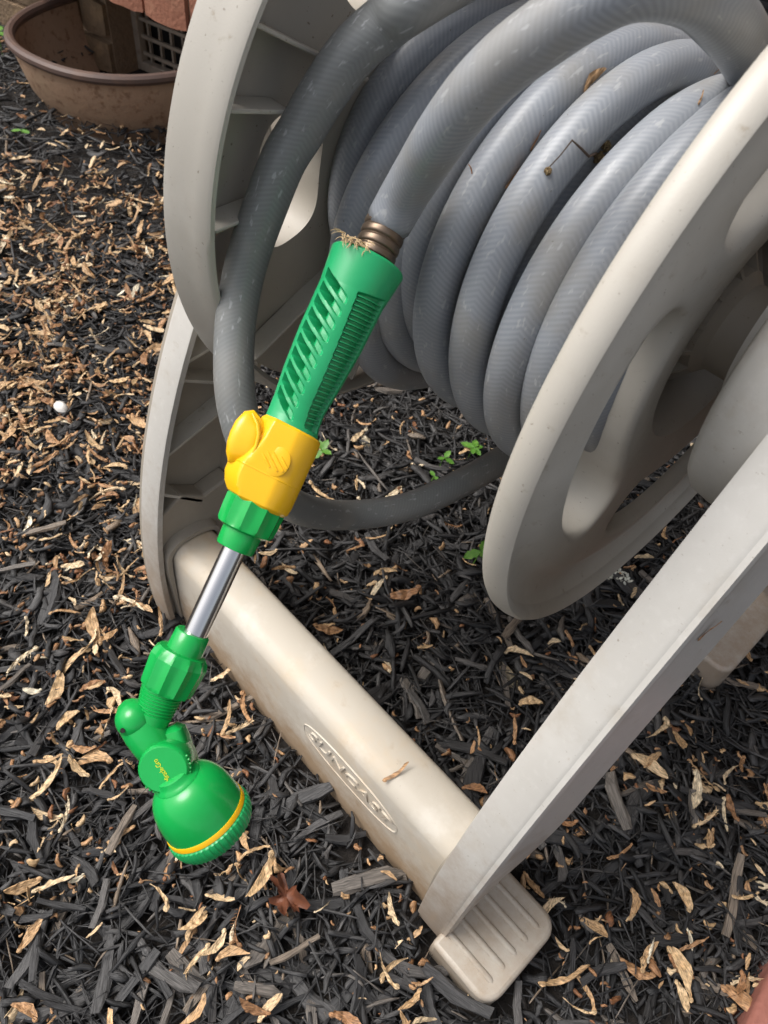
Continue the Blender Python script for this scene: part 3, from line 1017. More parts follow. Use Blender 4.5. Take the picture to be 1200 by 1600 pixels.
b = sweep(vs_, [46, 50, 51.5, 52, 52, 52, 52, 52, 51.5, 50, 45], 96, .92, valve_sect)
valve = link('shut_off_valve', b, M_yellow, wand, angle=28, )
bv = valve.modifiers.new('bevel', 'BEVEL'); bv.width = .0006; bv.segments = 2; bv.limit_method = 'ANGLE'; bv.angle_limit = R_(28)
b = sweep([(410, 655, -10), (404, 660, -10), (396, 672, -10), (390, 686, -10), (385, 700, -10), (381, 713, -10), (379, 722, -10), (381, 727, -10)], [16, 23, 26, 27, 26.5, 24, 19, 10], 48, 1.25, sup(4))
link('flow_dial', b, M_yellow, valve, angle=38)
b = MB()
b.tube([W2(402, 652, -42), W2(410, 668, -46), W2(412, 684, -47), W2(408, 702, -46), (W2(400, 716, -44)), W2(390, 728, -40)], [2 * WS, 3 * WS, 3.2 * WS, 3.2 * WS, 3 * WS, 2 * WS], 12)
link('dial_edge', b, M_yellow, valve)
# thumb pad with four ridges
b = MB()
ax_t = Vector((-.42, .907, 0)); ax_e = Vector((.907, .42, 0))
rings = []
for r, z in ((25, -38), (24.5, -45.2), (22.5, -46.4), (8, -46.7)):
    rings.append([W2(438, 724, z) + (ax_e * (r * .86 * cos(2 * pi * k / 40)) + ax_t * (r * sin(2 * pi * k / 40))) * WS for k in range(40)])
b.rings(rings)
pad = link('thumb_pad', b, M_yellow, valve, angle=50)
for i in range(4):
    b = MB()
    c0 = (423 + i * 9, 722 + i * 1.4)
    L = (12, 17, 16, 10)[i]
    b.tube([W2(c0[0] - L * .45, c0[1] - L * .89, -46.2), W2(c0[0], c0[1], -47.3), W2(c0[0] + L * .45, c0[1] + L * .89, -46.2)], 2.0 * WS, 8)
    link('thumb_ridge', b, M_yellow, valve)
b = sweep(along((423.5, 741), (421.5, 745), (0, .5, 1)), [51.8, 52.6, 51.8], 96, .92, lambda a, i: valve_sect(a, 6), caps=False)
link('valve_seam', b, M_yellow, valve)


def fluted(nf, d, sel):
    # flat facets with a slight hollow between sharp edges
    w_ = 2 * pi / nf
    def k(a, i):
        if i not in sel: return 1.0
        u = (a % w_) / w_ - .5
        return 1 - d * (1 - (2 * abs(u)) ** 1.7)
    return k


# upper nut and collar
b = sweep(along((402, 782), (380, 830), (0, .04, .10, .5, .84, .93, 1)), [40, 47, 49, 48.5, 47, 44, 36], 132, .95, fluted(11, .085, (1, 2, 3, 4)))
link('upper_nut', b, M_green, wand, angle=18)
b = sweep(along((386, 816), (366, 858), (0, .5, .9, .97, 1)), [32, 32, 31, 30, 22], 48)
link('upper_collar', b, M_green, wand, angle=40)
b = sweep(along((372, 846), (296, 1010), np.linspace(0, 1, 6)), [19.2] * 6, 48)
link('tube', b, M_steel, wand)
# lower collar (open cup), nut
b = sweep(along((302, 988), (278, 1040), (.10, .02, 0, .04, .5, 1)), [20.5, 22, 25.5, 27.5, 29, 30], 48)
link('lower_collar', b, M_green, wand, angle=40)
b = sweep(along((287, 1016), (258, 1078), (0, .03, .12, .26, .9, .97, 1)), [29, 38, 43.5, 46.5, 42.5, 41, 37], 132, .95, fluted(11, .085, (2, 3, 4, 5)))
link('lower_nut', b, M_green, wand, angle=18)
# ribbed neck
fr = np.linspace(0, 1, 46)
hf = [35.5 - 9 * f - (2.6 if 0.10 < f < .72 and ((f * 11) % 1) > .55 else 0) for f in fr]
b = sweep(along((257, 1072), (236, 1128), fr), hf, 48, .9)
link('ribbed_neck', b, M_green, wand, angle=40)


def ball(c, rad, sx=1, sy=1, sz=1, n=32):
    b = MB(); rings = []
    for i in range(1, n // 2):
        th = pi * i / (n // 2)
        rings.append([W2(c[0] + rad * sx * sin(th) * cos(2 * pi * k / n), c[1] + rad * sy * sin(th) * sin(2 * pi * k / n), c[2] - rad * sz * cos(th)) for k in range(n)])
    b.rings(rings)
    return b


# elbow: ball joint, short arm
b = sweep([(190, 1099), (194, 1103), (201, 1110), (212, 1123), (226, 1142), (238, 1160), (245, 1171), (248, 1175)], [8, 17, 25, 31, 33.5, 32.5, 31, 26], 48, .95)
elbow = link('elbow', b, M_green, wand)
b = ball((213, 1122, -3), 31, 1, 1, 1.05)
link('ball_joint', b, M_green, elbow)
b = MB(); b.tube([W2(203, 1132, -30.5), W2(203, 1132, -34.4)], 4.0 * WS, 16)
link('pin_hole', b, M_dark, elbow)
# pivot block and round logo disc
b = sweep([(262, 1136, 8), (265, 1143, 8), (269, 1160, 8), (274, 1182, 8), (280, 1204, 8), (284, 1218, 8)], [12, 21, 24, 25, 28, 24], 48, 1.0, sup(4.5))
pv = link('pivot_block', b, M_green, wand)
b = MB()
rings = []
for r, z in ((33, 20), (38.5, 10), (39.5, -38), (38.2, -44), (35.5, -46.5), (10, -47)):
    rings.append([W2(268 + r * cos(2 * pi * k / 64), 1187 + r * .95 * sin(2 * pi * k / 64), z) for k in range(64)])
b.rings(rings)
disc = link('logo_disc', b, M_green, wand, angle=40)
for k in range(18):
    a = R_(-30 + k * 9.5)
    if k in (6,): continue
    b = MB(); b.tube([W2(268 + 37 * cos(a), 1187 + 35.2 * sin(a), -40), W2(268 + 41.0 * cos(a), 1187 + 39 * sin(a), -40)], 2.3 * WS, 8)
    link('disc_tooth', b, M_green, disc)
dx = Vector((-.555, -.832, 0)); up = Vector((-.832, .555, 0))
Mt = Matrix((dx, up, dx.cross(up))).transposed().to_4x4()
Mt.translation = W2(267, 1188, -47.4)
text_mesh('logo_lettering', 'Miracle-Gro', 11.5 * WS, .35 * WS, M_print, disc, Mt, shear=0.1, spacing=.95, sx=.72)

# shower head: dome, yellow band, ridged ring, face
HB = R_(21)
hax = Vector((.468 * cos(HB), .884 * cos(HB), sin(HB)))
hpe = Vector((.884, -.468, 0)); hpz = hax.cross(hpe)
HC = W2(322.5, 1280, 6)


def head(prof, n=96, sect=None, caps=True):
    b = MB()
    rings = []
    for i, (t, r) in enumerate(prof):
        ring = []
        for k in range(n):
            a = 2 * pi * k / n
            q = .955 * r * (sect(a, i) if sect else 1)
            ring.append(HC + (hax * t + hpe * (q * cos(a)) + hpz * (q * sin(a))) * WS)
        rings.append(ring)
    b.rings(rings, caps)
    return b


b = head([(-103, 24), (-101, 29.5), (-95, 31.5), (-91, 34), (-88.5, 38), (-86, 39), (-84, 38)])
link('head_neck', b, M_green, wand, angle=40)
b = head([(-90, 24), (-88, 35), (-83, 44.5), (-75, 53), (-66, 59), (-54, 64), (-40, 67), (-26, 68.4), (-14, 68.4), (-10, 68.6)])
dome = link('head_dome', b, M_green, wand)
b = head([(-10.5, 60), (-10.5, 69.6), (-9.5, 70.2), (-2, 70.4), (-1.5, 66)])
link('yellow_band', b, M_yellow, wand, angle=40)
b = head([(-1, 64), (-1, 70), (1, 73), (8, 74), (20, 71), (28, 66), (30, 61), (27, 57), (27, 5)], 288, lambda a, i: 1 - .022 * (sin(a * 48) > 0) if i in (2, 3, 4, 5) else 1.0)
face = link('face_ring', b, M_face, wand, angle=25)
for rr, cnt in ((48, 26), (36, 20), (24, 13), (12, 7)):
    for k in range(cnt):
        a = 2 * pi * k / cnt
        b = MB(); c = HC + (hax * 26.5 + hpe * (rr * cos(a)) + hpz * (rr * sin(a))) * WS
        b.tube([c, c + hax * (2.5 * WS)], [1.8 * WS, 1.1 * WS], 6)
        link('spray_nozzle', b, M_face, face)

# straw tuft caught on the handle's rim
b = MB()
rs = random.Random(5)
for i in range(60):
    x0, y0 = 535 + rs.random() * 42, 382 + rs.random() * 10
    y0 += (x0 - 540) * .42
    p = W2(x0, y0, -52 + rs.uniform(-6, 4))
    pts = [p]
    d = Vector((rs.uniform(-.6, .8), rs.uniform(-.2, .9), rs.uniform(-.4, .0)))
    L = rs.uniform(8, 24)
    for k in range(1, 5):
        d = d + Vector((rs.uniform(-.3, .3), rs.uniform(-.1, .35), rs.uniform(-.08, .05)))
        pts.append(pts[-1] + d.normalized() * L / 4 * WS)
    b.tube(pts, [.75 * WS, .8 * WS, .7 * WS, .6 * WS, .3 * WS], 5)
o = link('straw_tuft', b, M_straw)
o.matrix_world = WMX
tag(o, 'small tuft of dry straw fibres caught on the green handle rim', 'straw')

# ------------------------------------------------------------------ mulch and maple seeds
def chip_template(r, L=1.0, kind=0):
    """unit wood shred along X: length 1, width about w, thickness about h; returns verts, faces (quads)"""
    ns = 5
    x = np.linspace(-.5, .5, ns) + np.r_[0, r.uniform(-.06, .06, ns - 2), 0]
    wv = np.array([.35, .9, 1, .85, .3]) * r.uniform(.75, 1.25, ns) if kind == 0 else np.array([.8, 1, 1, 1, .75]) * r.uniform(.85, 1.15, ns)
    hv = np.array([.5, .9, 1, .9, .5]) * r.uniform(.7, 1.3, ns)
    bend = r.uniform(-.55, .55) * (x * x * 4) + np.cumsum(r.uniform(-.22, .22, ns))
    bz = r.uniform(-.5, .7) * (x * x * 4)
    V = []
    for i in range(ns):
        c, s_ = wv[i] / 2, hv[i] / 2
        for (a, b_) in ((-1, -.6), (1, -1), (.8, .9), (-.7, 1)):
            V.append((x[i], bend[i] + a * c * r.uniform(.8, 1.2), bz[i] + b_ * s_ * r.uniform(.75, 1.25)))
    F = []
    for i in range(ns - 1):
        for j in range(4):
            a = i * 4 + j; b_ = i * 4 + (j + 1) % 4
            F.append((a, b_, b_ + 4, a + 4))
    F += [(3, 2, 1, 0), tuple((ns - 1) * 4 + j for j in range(4))]
    return np.array(V), np.array(F)


def seed_template(r, kind):
    """dry maple key along X, length 1: nutlet at one end, thin curved wing; kind 0 whole wing, 1 narrow curl, 2 frayed comb"""
    V = []; F = []
    n = 8
    curl = r.uniform(.15, .9); sid = r.uniform(-.35, .35) if kind == 0 else r.uniform(.3, .8) * r.choice([-1, 1])
    xs = np.linspace(0.12, 1, n)
    wid = {0: np.array([.10, .17, .22, .26, .27, .25, .19, .08]), 1: np.array([.09, .11, .12, .13, .12, .11, .09, .03]), 2: np.array([.09, .10, .11, .11, .10, .09, .07, .03])}[kind] * r.uniform(.85, 1.2)
    spine = []
    for i, x in enumerate(xs):
        f = (x - .12) / .88
        spine.append(np.array([x - .5, sid * f * f + r.uniform(-.01, .01), curl * .45 * f * f * (1 if kind != 1 else 1.4) + r.uniform(-.012, .012)]))
    fold = r.uniform(-.12, .2)
    for i in range(n):
        c = spine[i]
        for k, u_ in enumerate((0, .5, 1.0)):
            V.append(c + np.array([u_ * -.05 + r.uniform(-.03, .03) * u_, wid[i] * (u_ - .15) * r.uniform(.8, 1.15), fold * wid[i] * (u_ * 2 - 1) ** 2 + r.uniform(-.045, .045)]))
        V.append(c + np.array([0, wid[i] * -.15, -.02]))
    for i in range(n - 1):
        for k in range(2):
            a = i * 4 + k
            F.append((a, a + 1, a + 5, a + 4))
        F.append((i * 4 + 3, i * 4, i * 4 + 4, i * 4 + 7))
    if kind == 2:
        for i in range(1, n - 1):
            for q in range(2):
                c = spine[i] + (spine[i + 1 if i < n - 1 else i] - spine[i]) * q * .5
                l_ = r.uniform(.06, .2)
                d = np.array([.55 + r.uniform(-.4, .4), 1, r.uniform(-.5, .5)]); d /= np.linalg.norm(d)
                o = len(V)
                b0 = c + np.array([0, wid[i] * .7, 0])
                V += [b0 + np.array([-.014, 0, 0]), b0 + np.array([.014, 0, 0]), b0 + d * l_ + np.array([.006, 0, .01]), b0 + d * l_ - np.array([.006, 0, 0])]
                F.append((o, o + 1, o + 2, o + 3))
    # nutlet: small faceted pod
    o = len(V)
    m6 = 6
    for x, rr in ((-.50, .02), (-.46, .075), (-.40, .095), (-.34, .055)):
        for k in range(m6):
            a = 2 * pi * k / m6
            V.append(np.array([x, rr * cos(a) * .8, rr * sin(a) * .6 + .01]))
    for i in range(3):
        for k in range(m6):
            F.append((o + i * m6 + k, o + i * m6 + (k + 1) % m6, o + (i + 1) * m6 + (k + 1) % m6, o + (i + 1) * m6 + k))
    return np.array(V), np.array(F)


def rotm(yaw, pitch, roll):
    cy, sy, cp, sp, cr, sr = np.cos(yaw), np.sin(yaw), np.cos(pitch), np.sin(pitch), np.cos(roll), np.sin(roll)
    return np.stack([np.stack([cy * cp, cy * sp * sr - sy * cr, cy * sp * cr + sy * sr], -1),
                     np.stack([sy * cp, sy * sp * sr + cy * cr, sy * sp * cr - cy * sr], -1),
                     np.stack([-sp, cp * sr, cp * cr], -1)], -2)


def scatter_mesh(name, temps, which, pos, scl, rot, tint, material):
    """one mesh of many pieces, built with array maths"""
    Vs = []; Fs = []; T = []; G = []; off = 0
    for k, (V, F) in enumerate(temps):
        idx = np.where(which == k)[0]
        if not len(idx): continue
        L = V[None] * scl[idx][:, None, :]
        X = np.einsum('nij,nvj->nvi', rot[idx], L) + pos[idx][:, None, :]
        nv = len(V)
        Vs.append(X.reshape(-1, 3)); G.append((L + rng.uniform(0, 40, (len(idx), 1, 3))).reshape(-1, 3))
        Fs.append((F[None] + (off + np.arange(len(idx)) * nv)[:, None, None]).reshape(-1, 4))
        T.append(np.repeat(tint[idx], nv))
        off += nv * len(idx)
    V = np.concatenate(Vs); F = np.concatenate(Fs); T = np.concatenate(T); G = np.concatenate(G)
    me = bpy.data.meshes.new(name)
    me.vertices.add(len(V)); me.vertices.foreach_set('co', V.astype(np.float32).ravel())
    me.loops.add(F.size); me.loops.foreach_set('vertex_index', F.astype(np.int32).ravel())
    me.polygons.add(len(F)); me.polygons.foreach_set('loop_start', np.arange(0, F.size, 4, dtype=np.int32))
    me.update(calc_edges=True)
    a = me.attributes.new('tint', 'FLOAT', 'POINT'); a.data.foreach_set('value', T.astype(np.float32))
    a = me.attributes.new('grain', 'FLOAT_VECTOR', 'POINT'); a.data.foreach_set('vector', G.astype(np.float32).ravel())
    me.materials.append(material)
    me.validate()
    o = bpy.data.objects.new(name, me)
    COL.objects.link(o)
    return o


def piece_mesh(name, V, F, scl, tint, material):
    me = bpy.data.meshes.new(name)
    P = V * np.array(scl)
    me.from_pydata([tuple(p) for p in P], [], [tuple(int(i) for i in f) for f in F])
    a = me.attributes.new('tint', 'FLOAT', 'POINT'); a.data.foreach_set('value', np.full(len(P), tint, np.float32))
    a = me.attributes.new('grain', 'FLOAT_VECTOR', 'POINT'); a.data.foreach_set('vector', (P + rng.uniform(0, 9, 3)).astype(np.float32).ravel())
    me.materials.append(material)
    return me


cp_ = np.array(CAM_POS)
CR, CD_, CF_ = np.array(CAM_RIGHT), np.array(CAM_DOWN), np.array(CAM_FWD)


def project(P):
    q = P - cp_
    d = q @ CF_
    return 600 + 1196.66 * (q @ CR) / d, 800 + 1196.66 * (q @ CD_) / d, d


def blocked(p):
    """true where the reel's feet, bar or the tub stand"""
    x, y = p[:, 0], p[:, 1]
    b1 = (np.abs(x) < .19) & (y > -.222) & (y < -.158)
    b2 = (np.abs(np.abs(x) - .174) < .016) & (y > -.232) & (y < -.13)
    b3 = (np.abs(x - .21) < .032) & (y > -.242) & (y < -.155)
    u_ = x * UW.x + y * UW.y; n_ = x * NW.x + y * NW.y
    b4 = (((u_ - WU) / (WA * .87)) ** 2 + ((n_ - WALL_N) / (WB * .87)) ** 2 < 1) | (n_ > WALL_N - .005)
    b5 = (np.abs(np.abs(x) - .174) < .016) & (y > .22) & (y < .31)
    return b1 | b2 | b3 | b4 | b5


def ground_points(n, near):
    """random ground positions inside the photographed field and a margin beside it"""
    out = []
    tot = 0
    while tot < n:
        if near:
            P = np.c_[rng.uniform(-.75, .62, 20000), rng.uniform(-.75, .62, 20000), np.zeros(20000)]
        else:
            P = np.c_[rng.uniform(-2.6, .7, 20000), rng.uniform(-.95, 1.0, 20000), np.zeros(20000)]
        px, py, d = project(P)
        ok = (px > (-260 if near else -620)) & (px < (1460 if near else 1700)) & (py > -220) & (py < 2100) & (d > 0)
        ok &= ~blocked(P)
        P = P[ok]
        out.append(P); tot += len(P)
    return np.concatenate(out)[:n]


chips = [chip_template(rng, kind=k % 3 == 0) for k in range(48)]
P = np.concatenate([ground_points(29000, True), ground_points(24000, False)])
n = len(P)
L = np.clip(rng.lognormal(math.log(.024), .45, n), .008, .065)
Wd = np.clip(rng.lognormal(math.log(.0034), .45, n), .0011, .011)
Wd = np.minimum(Wd, L * .4)
fib = rng.random(n) < .52
Wd[fib] = rng.uniform(.0007, .0014, fib.sum()); L[fib] = rng.uniform(.012, .042, fib.sum())
chunk = rng.random(n) < .035
Wd[chunk] = rng.uniform(.007, .013, chunk.sum()); L[chunk] = rng.uniform(.02, .045, chunk.sum())
Hh = np.clip(Wd * rng.uniform(.3, .8, n), .0008, .0035)
scl = np.c_[L, Wd, Hh]
# pile height varies in soft mounds
def tub_bank(P):
    u_ = P[:, 0] * UW.x + P[:, 1] * UW.y; n_ = P[:, 0] * NW.x + P[:, 1] * NW.y
    q = np.sqrt(((u_ - WU) / WA) ** 2 + ((n_ - WALL_N) / WB) ** 2)
    return .024 * np.clip(1.9 - q, 0, .9) / .9


mound = .004 * np.sin(P[:, 0] * 23 + 1) * np.sin(P[:, 1] * 19 + 2) + .003 * np.sin(P[:, 0] * 51) * np.cos(P[:, 1] * 47)
P[:, 2] = -.012 + rng.beta(1.6, 1.6, n) * .017 + mound + tub_bank(P)
yaw = 4 * np.sin(P[:, 0] * 37 + 3 * np.sin(P[:, 1] * 21)) + 3 * np.cos(P[:, 1] * 43) + rng.normal(0, .8, n)
yaw = np.where(rng.random(n) < .5, yaw, rng.uniform(0, 2 * pi, n))
rot = rotm(yaw, rng.normal(0, .22, n), rng.normal(0, .4, n))
tint = np.clip(rng.beta(1.5, 2.4, n) * .95 + (rng.random(n) < .10) * .4, 0, 1)
big = np.where((L * Wd > 2.2e-4))[0]
px, py, d = project(P)
vis = (px > -10) & (px < 1210) & (py > -10) & (py < 1610)
size = np.where(vis, L / d * np.minimum(Wd / d * 6, .12), 0)
order = np.argsort(-size)
single = order[:300]
rest = np.setdiff1d(np.arange(n), single)
which = rng.integers(0, len(chips), n)
o = scatter_mesh('mulch', chips, which[rest], P[rest], scl[rest], rot[rest], tint[rest], M_chip)
o['kind'] = 'stuff'

MARKS = [(315, 1290, 'the shower head'), (448, 1402, 'the red brown dead leaf'), (780, 1480, 'the ribbed foot plate'), (1170, 1560, 'the clay paver'), (95, 636, 'the white pebble'),
         (235, 850, 'the far leg'), (830, 960, 'the near flange'), (800, 1060, 'the large pale maple wing'), (150, 180, 'the rusty tub'), (600, 810, 'the looping hose'), (520, 1200, 'the moulded oval'),
         (34, 215, 'the tiny green sprout'), (940, 1180, 'the near leg'), (330, 980, 'the steel tube'), (220, 1130, 'the elbow joint'), (270, 420, 'the far flange rim'), (1140, 1030, 'the rear foot')]


def zone(p):
    """which landmark a loose piece lies by, and on which side of it in the picture"""
    x, y, d_ = project(np.array([p]))
    x, y = x[0], y[0]
    mx_, my_, nm = min(MARKS, key=lambda q: (q[0] - x) ** 2 + (q[1] - y) ** 2)
    dx_, dy_ = x - mx_, y - my_
    far = 'just ' if math.hypot(dx_, dy_) < 110 else 'well ' if math.hypot(dx_, dy_) > 230 else ''
    if abs(dx_) > abs(dy_): return far + ('right of ' if dx_ > 0 else 'left of ') + nm
    return far + ('below ' if dy_ > 0 else 'above ') + nm


CT = [[.25, .4, .55, .68, .8, .88, .35, .95][k % 8] for k in range(16)]
# loose larger chips: objects of their own, sharing sixteen meshes
cm = []
for k in range(16):
    V, F = chips[k * 3 % 48]
    cm.append(piece_mesh('wood_chip', V, F, (.046 + .003 * (k % 4), .0065 + .0012 * (k % 5), .0028), CT[k], M_chip))
for i, k in enumerate(single):
    o = bpy.data.objects.new('wood_chip', cm[i % 16])
    COL.objects.link(o)
    o.location = (P[k, 0], P[k, 1], P[k, 2] + .002)
    o.rotation_euler = (rng.normal(0, .25), rng.normal(0, .15), rng.uniform(0, 2 * pi))
    s_ = float(np.clip(L[k] / .046, .7, 1.15)); o.scale = (s_, s_, s_)
    tn = CT[i % 16]
    look = 'black' if tn < .45 else 'dark grey' if tn < .75 else 'weathered grey' if tn < .9 else 'pale brown'
    tag(o, look + (' slender', ' narrow', ' plain', ' broad', ' chunky')[i % 16 % 5] + ' wood chip on the mulch ' + zone(P[k]), 'wood chip', 'loose wood chips on the mulch')

# maple seeds
temps = [seed_template(rng, (0, 1, 0, 2, 0)[k % 5]) for k in range(40)]


def seed_points(n):
    out = []; tot = 0
    while tot < n:
        P = np.c_[rng.uniform(-2.2, .6, 40000), rng.uniform(-.65, .9, 40000), np.zeros(40000)]
        px, py, d = project(P)
        ok = (px > -220) & (px < 1420) & (py > -150) & (py < 1850)
        # thick drift on the open ground at the left, thin under the reel and by the wall
        den = .095 + .50 * np.exp(-((px - 90) / 190) ** 2 - ((py - 560) / 330) ** 2) + .13 * np.exp(-((px - 150) / 260) ** 2 - ((py - 1200) / 420) ** 2) + .12 * np.exp(-((px - 950) / 300) ** 2 - ((py - 1400) / 200) ** 2)
        den *= np.where((py < 270) & (px < 330), .22, 1)
        den *= np.where((px > 420) & (px < 1000) & (py > 580) & (py < 1150), .9, 1)
        cl = .5 + .9 * (np.sin(P[:, 0] * 31) * np.sin(P[:, 1] * 37 + 1) > -.1)
        den *= cl
        # the same number per square metre whatever the distance
        ok &= rng.random(40000) < den
        ok &= ~blocked(P)
        P = P[ok]; out.append(P); tot += len(P)
    return np.concatenate(out)[:n]


NS = 2150
P = seed_points(NS)
L = np.clip(rng.lognormal(math.log(.0165), .38, NS), .006, .036)
scl = np.c_[L, L * rng.uniform(.8, 1.2, NS), L * rng.uniform(.6, 1.1, NS)]
P[:, 2] = .002 + tub_bank(P) + rng.uniform(0, .006, NS) + .004 * np.sin(P[:, 0] * 23 + 1) * np.sin(P[:, 1] * 19 + 2)
rot = rotm(rng.uniform(0, 2 * pi, NS), rng.normal(0, .25, NS), rng.normal(0, .55, NS) + pi * (rng.random(NS) < .3))
tint = np.clip(rng.normal(.55, .25, NS), 0, 1)
px, py, d = project(P)
vis = (px > -10) & (px < 1210) & (py > -10) & (py < 1610)
order = np.argsort(-np.where(vis, L / d, 0))
single, rest = order[:290], order[290:]
which = rng.integers(0, len(temps), NS)
# crumbs of husk and bud scale between them
P2 = seed_points(3800)
n2 = len(P2)
L2 = np.clip(rng.lognormal(math.log(.0055), .4, n2), .0025, .013)
s2 = np.c_[L2, L2 * rng.uniform(.25, .7, n2), L2 * rng.uniform(.15, .35, n2)]
P2[:, 2] = .001 + tub_bank(P2) + rng.uniform(-.003, .007, n2)
o = scatter_mesh('husk_crumbs', chips, rng.integers(0, len(chips), n2), P2, s2, rotm(rng.uniform(0, 2 * pi, n2), rng.normal(0, .4, n2), rng.normal(0, .6, n2)), np.clip(rng.normal(.26, .22, n2), 0, 1), M_seed)
o['kind'] = 'stuff'
o = scatter_mesh('seed_litter', temps, which[rest], P[rest], scl[rest], rot[rest], tint[rest], M_seed)
o['kind'] = 'stuff'
ST = [[.3, .5, .62, .72, .82, .92, .45, .15][k % 8] for k in range(24)]
sm = []
for k in range(24):
    V, F = temps[k]
    sm.append(piece_mesh('maple_seed', V, F, (.030, .030, .026), ST[k], M_seed))
for i, k in enumerate(single):
    o = bpy.data.objects.new('maple_seed', sm[i % 24])
    COL.objects.link(o)
    o.location = tuple(P[k] + np.array([0, 0, .002]))
    o.rotation_euler = (rng.normal(0, .5) + pi * (rng.random() < .25), rng.normal(0, .2), rng.uniform(0, 2 * pi))
    s_ = float(np.clip(L[k] / .030, .75, 1.15)); o.scale = (s_, s_, s_)
    tn = ST[i % 24]
    look = 'orange brown' if tn < .4 else 'tan' if tn < .66 else 'pale tan' if tn < .85 else 'bleached cream'
    shp = ('broad maple seed wing', 'narrow curled maple seed', 'broad maple seed wing', 'frayed maple seed', 'broad maple seed wing')[i % 24 % 5]
    tag(o, look + ' ' + shp + ' ' + zone(P[k]), 'maple seed', 'maple seeds on the mulch')

# ------------------------------------------------------------------ small single things
bpy.context.view_layer.update()
DG = bpy.context.evaluated_depsgraph_get()


def settle(px, py):
    """where the line of sight through a point of the photograph meets the built surface"""
    d = (at(px, py, 1.0) - CAM_POS).normalized()
    ok, loc, nor, *_ = S.ray_cast(DG, CAM_POS, d)
    return loc, nor


def single_seed(px, py, size, tint, kind, ang, label, flat=True):
    """a seed lying flat on the surface it rests on; ang = direction of its wing, as seen in the photograph"""
    V, F = temps[kind]
    me = piece_mesh('maple_seed', V, F, (size, size, size * (.5 if flat else .8)), tint, M_seed)
    o = bpy.data.objects.new('maple_seed', me)
    COL.objects.link(o)
    p, n = settle(px, py)
    x = CAM_RIGHT * cos(R_(ang)) - CAM_DOWN * sin(R_(ang))
    x = (x - n * x.dot(n)).normalized()
    M = Matrix((x, n.cross(x), n)).transposed().to_4x4()
    M.translation = p + n * size * .06
    o.matrix_world = M
    return tag(o, label, 'maple seed')


single_seed(926, 124, .015, .42, 0, 52, 'brown winged seed resting between two upper hose coils')
single_seed(837, 222, .009, .15, 1, 75, 'small dark brown bud scale lodged between hose coils')
single_seed(805, 272, .016, .2, 1, 58, 'thin reddish seed stalk lying along the groove between coils')
single_seed(739, 264, .005, .1, 1, 80, 'tiny brown speck of bark on the middle hose coil')
single_seed(1096, 158, .0065, .4, 1, 42, 'small curled tan husk near the top of the right coil')
single_seed(1120, 112, .005, .25, 1, 10, 'small reddish husk at the crest of the right coils')
single_seed(620, 1217, .020, .35, 1, 8, 'rusty seed stalk stuck on the tan crossbar')
single_seed(1105, 985, .013, .25, 1, 42, 'brown seed stuck on the outer face of the near leg')
single_seed(800, 1060, .042, .95, 0, 118, 'large pale maple wing lying alone below the near flange', False)
single_seed(575, 690, .034, .97, 0, 100, 'pale upright maple wing on the mulch behind the handle', False)
# red brown leaf
b = MB()
c = on_plane(448, 1402, 2, .008)
rl = random.Random(8)
vs = [c]; fs = []
NR = 30
for j, f in enumerate((.35, .7, 1.0)):
    for k in range(NR):
        a = 2 * pi * k / NR
        lobe = .62 + .2 * sin(3 * a + 1) + .14 * sin(7 * a) + rl.uniform(-.14, .14)
        r = .018 * f * (lobe if j else .6 + .4 * lobe)
        vs.append(c + Vector((r * cos(a + .5) * 1.25, r * sin(a + .5) * .8, .005 * f * sin(3 * a) + .010 * f * f * abs(sin(1.5 * a)) + rl.uniform(-.0028, .0028) * f)))
fs = [(0, 1 + k, 1 + (k + 1) % NR) for k in range(NR)]
for j in range(2):
    for k in range(NR):
        q = 1 + j * NR + k; q2 = 1 + j * NR + (k + 1) % NR
        fs.append((q, q + NR, q2 + NR, q2))
b.add(vs, fs)
o = link('dead_leaf', b, mat('leaf_rust', (.15, .05, .022), .6, noise=[(120, (.08, .028, .014), .45, .7, 4, .8)]), angle=60)
tag(o, 'crumpled red brown dead leaf on the mulch below the shower head', 'leaf')
# white pebble
b = MB(); c = on_plane(95, 636, 2, .006); rings = []
for i in range(1, 6):
    th = pi * i / 6
    rings.append([c + Vector((.010 * sin(th) * cos(2 * pi * k / 10) * rl.uniform(.9, 1.1), .007 * sin(th) * sin(2 * pi * k / 10), .005 * cos(th))) for k in range(10)])
b.rings(rings)
tag(link('pebble', b, M_stone), 'small white pebble among the seeds at left', 'pebble')
# seed head on a thin stalk lying over the coils
SH = settle(895, 240)[0]
t = thing('seed_head', 'dry twig with two knobbly seed heads lying across the coils', 'twig', SH)


def local(px, py, dep):
    p, n = settle(px, py)
    return p + n * dep - SH


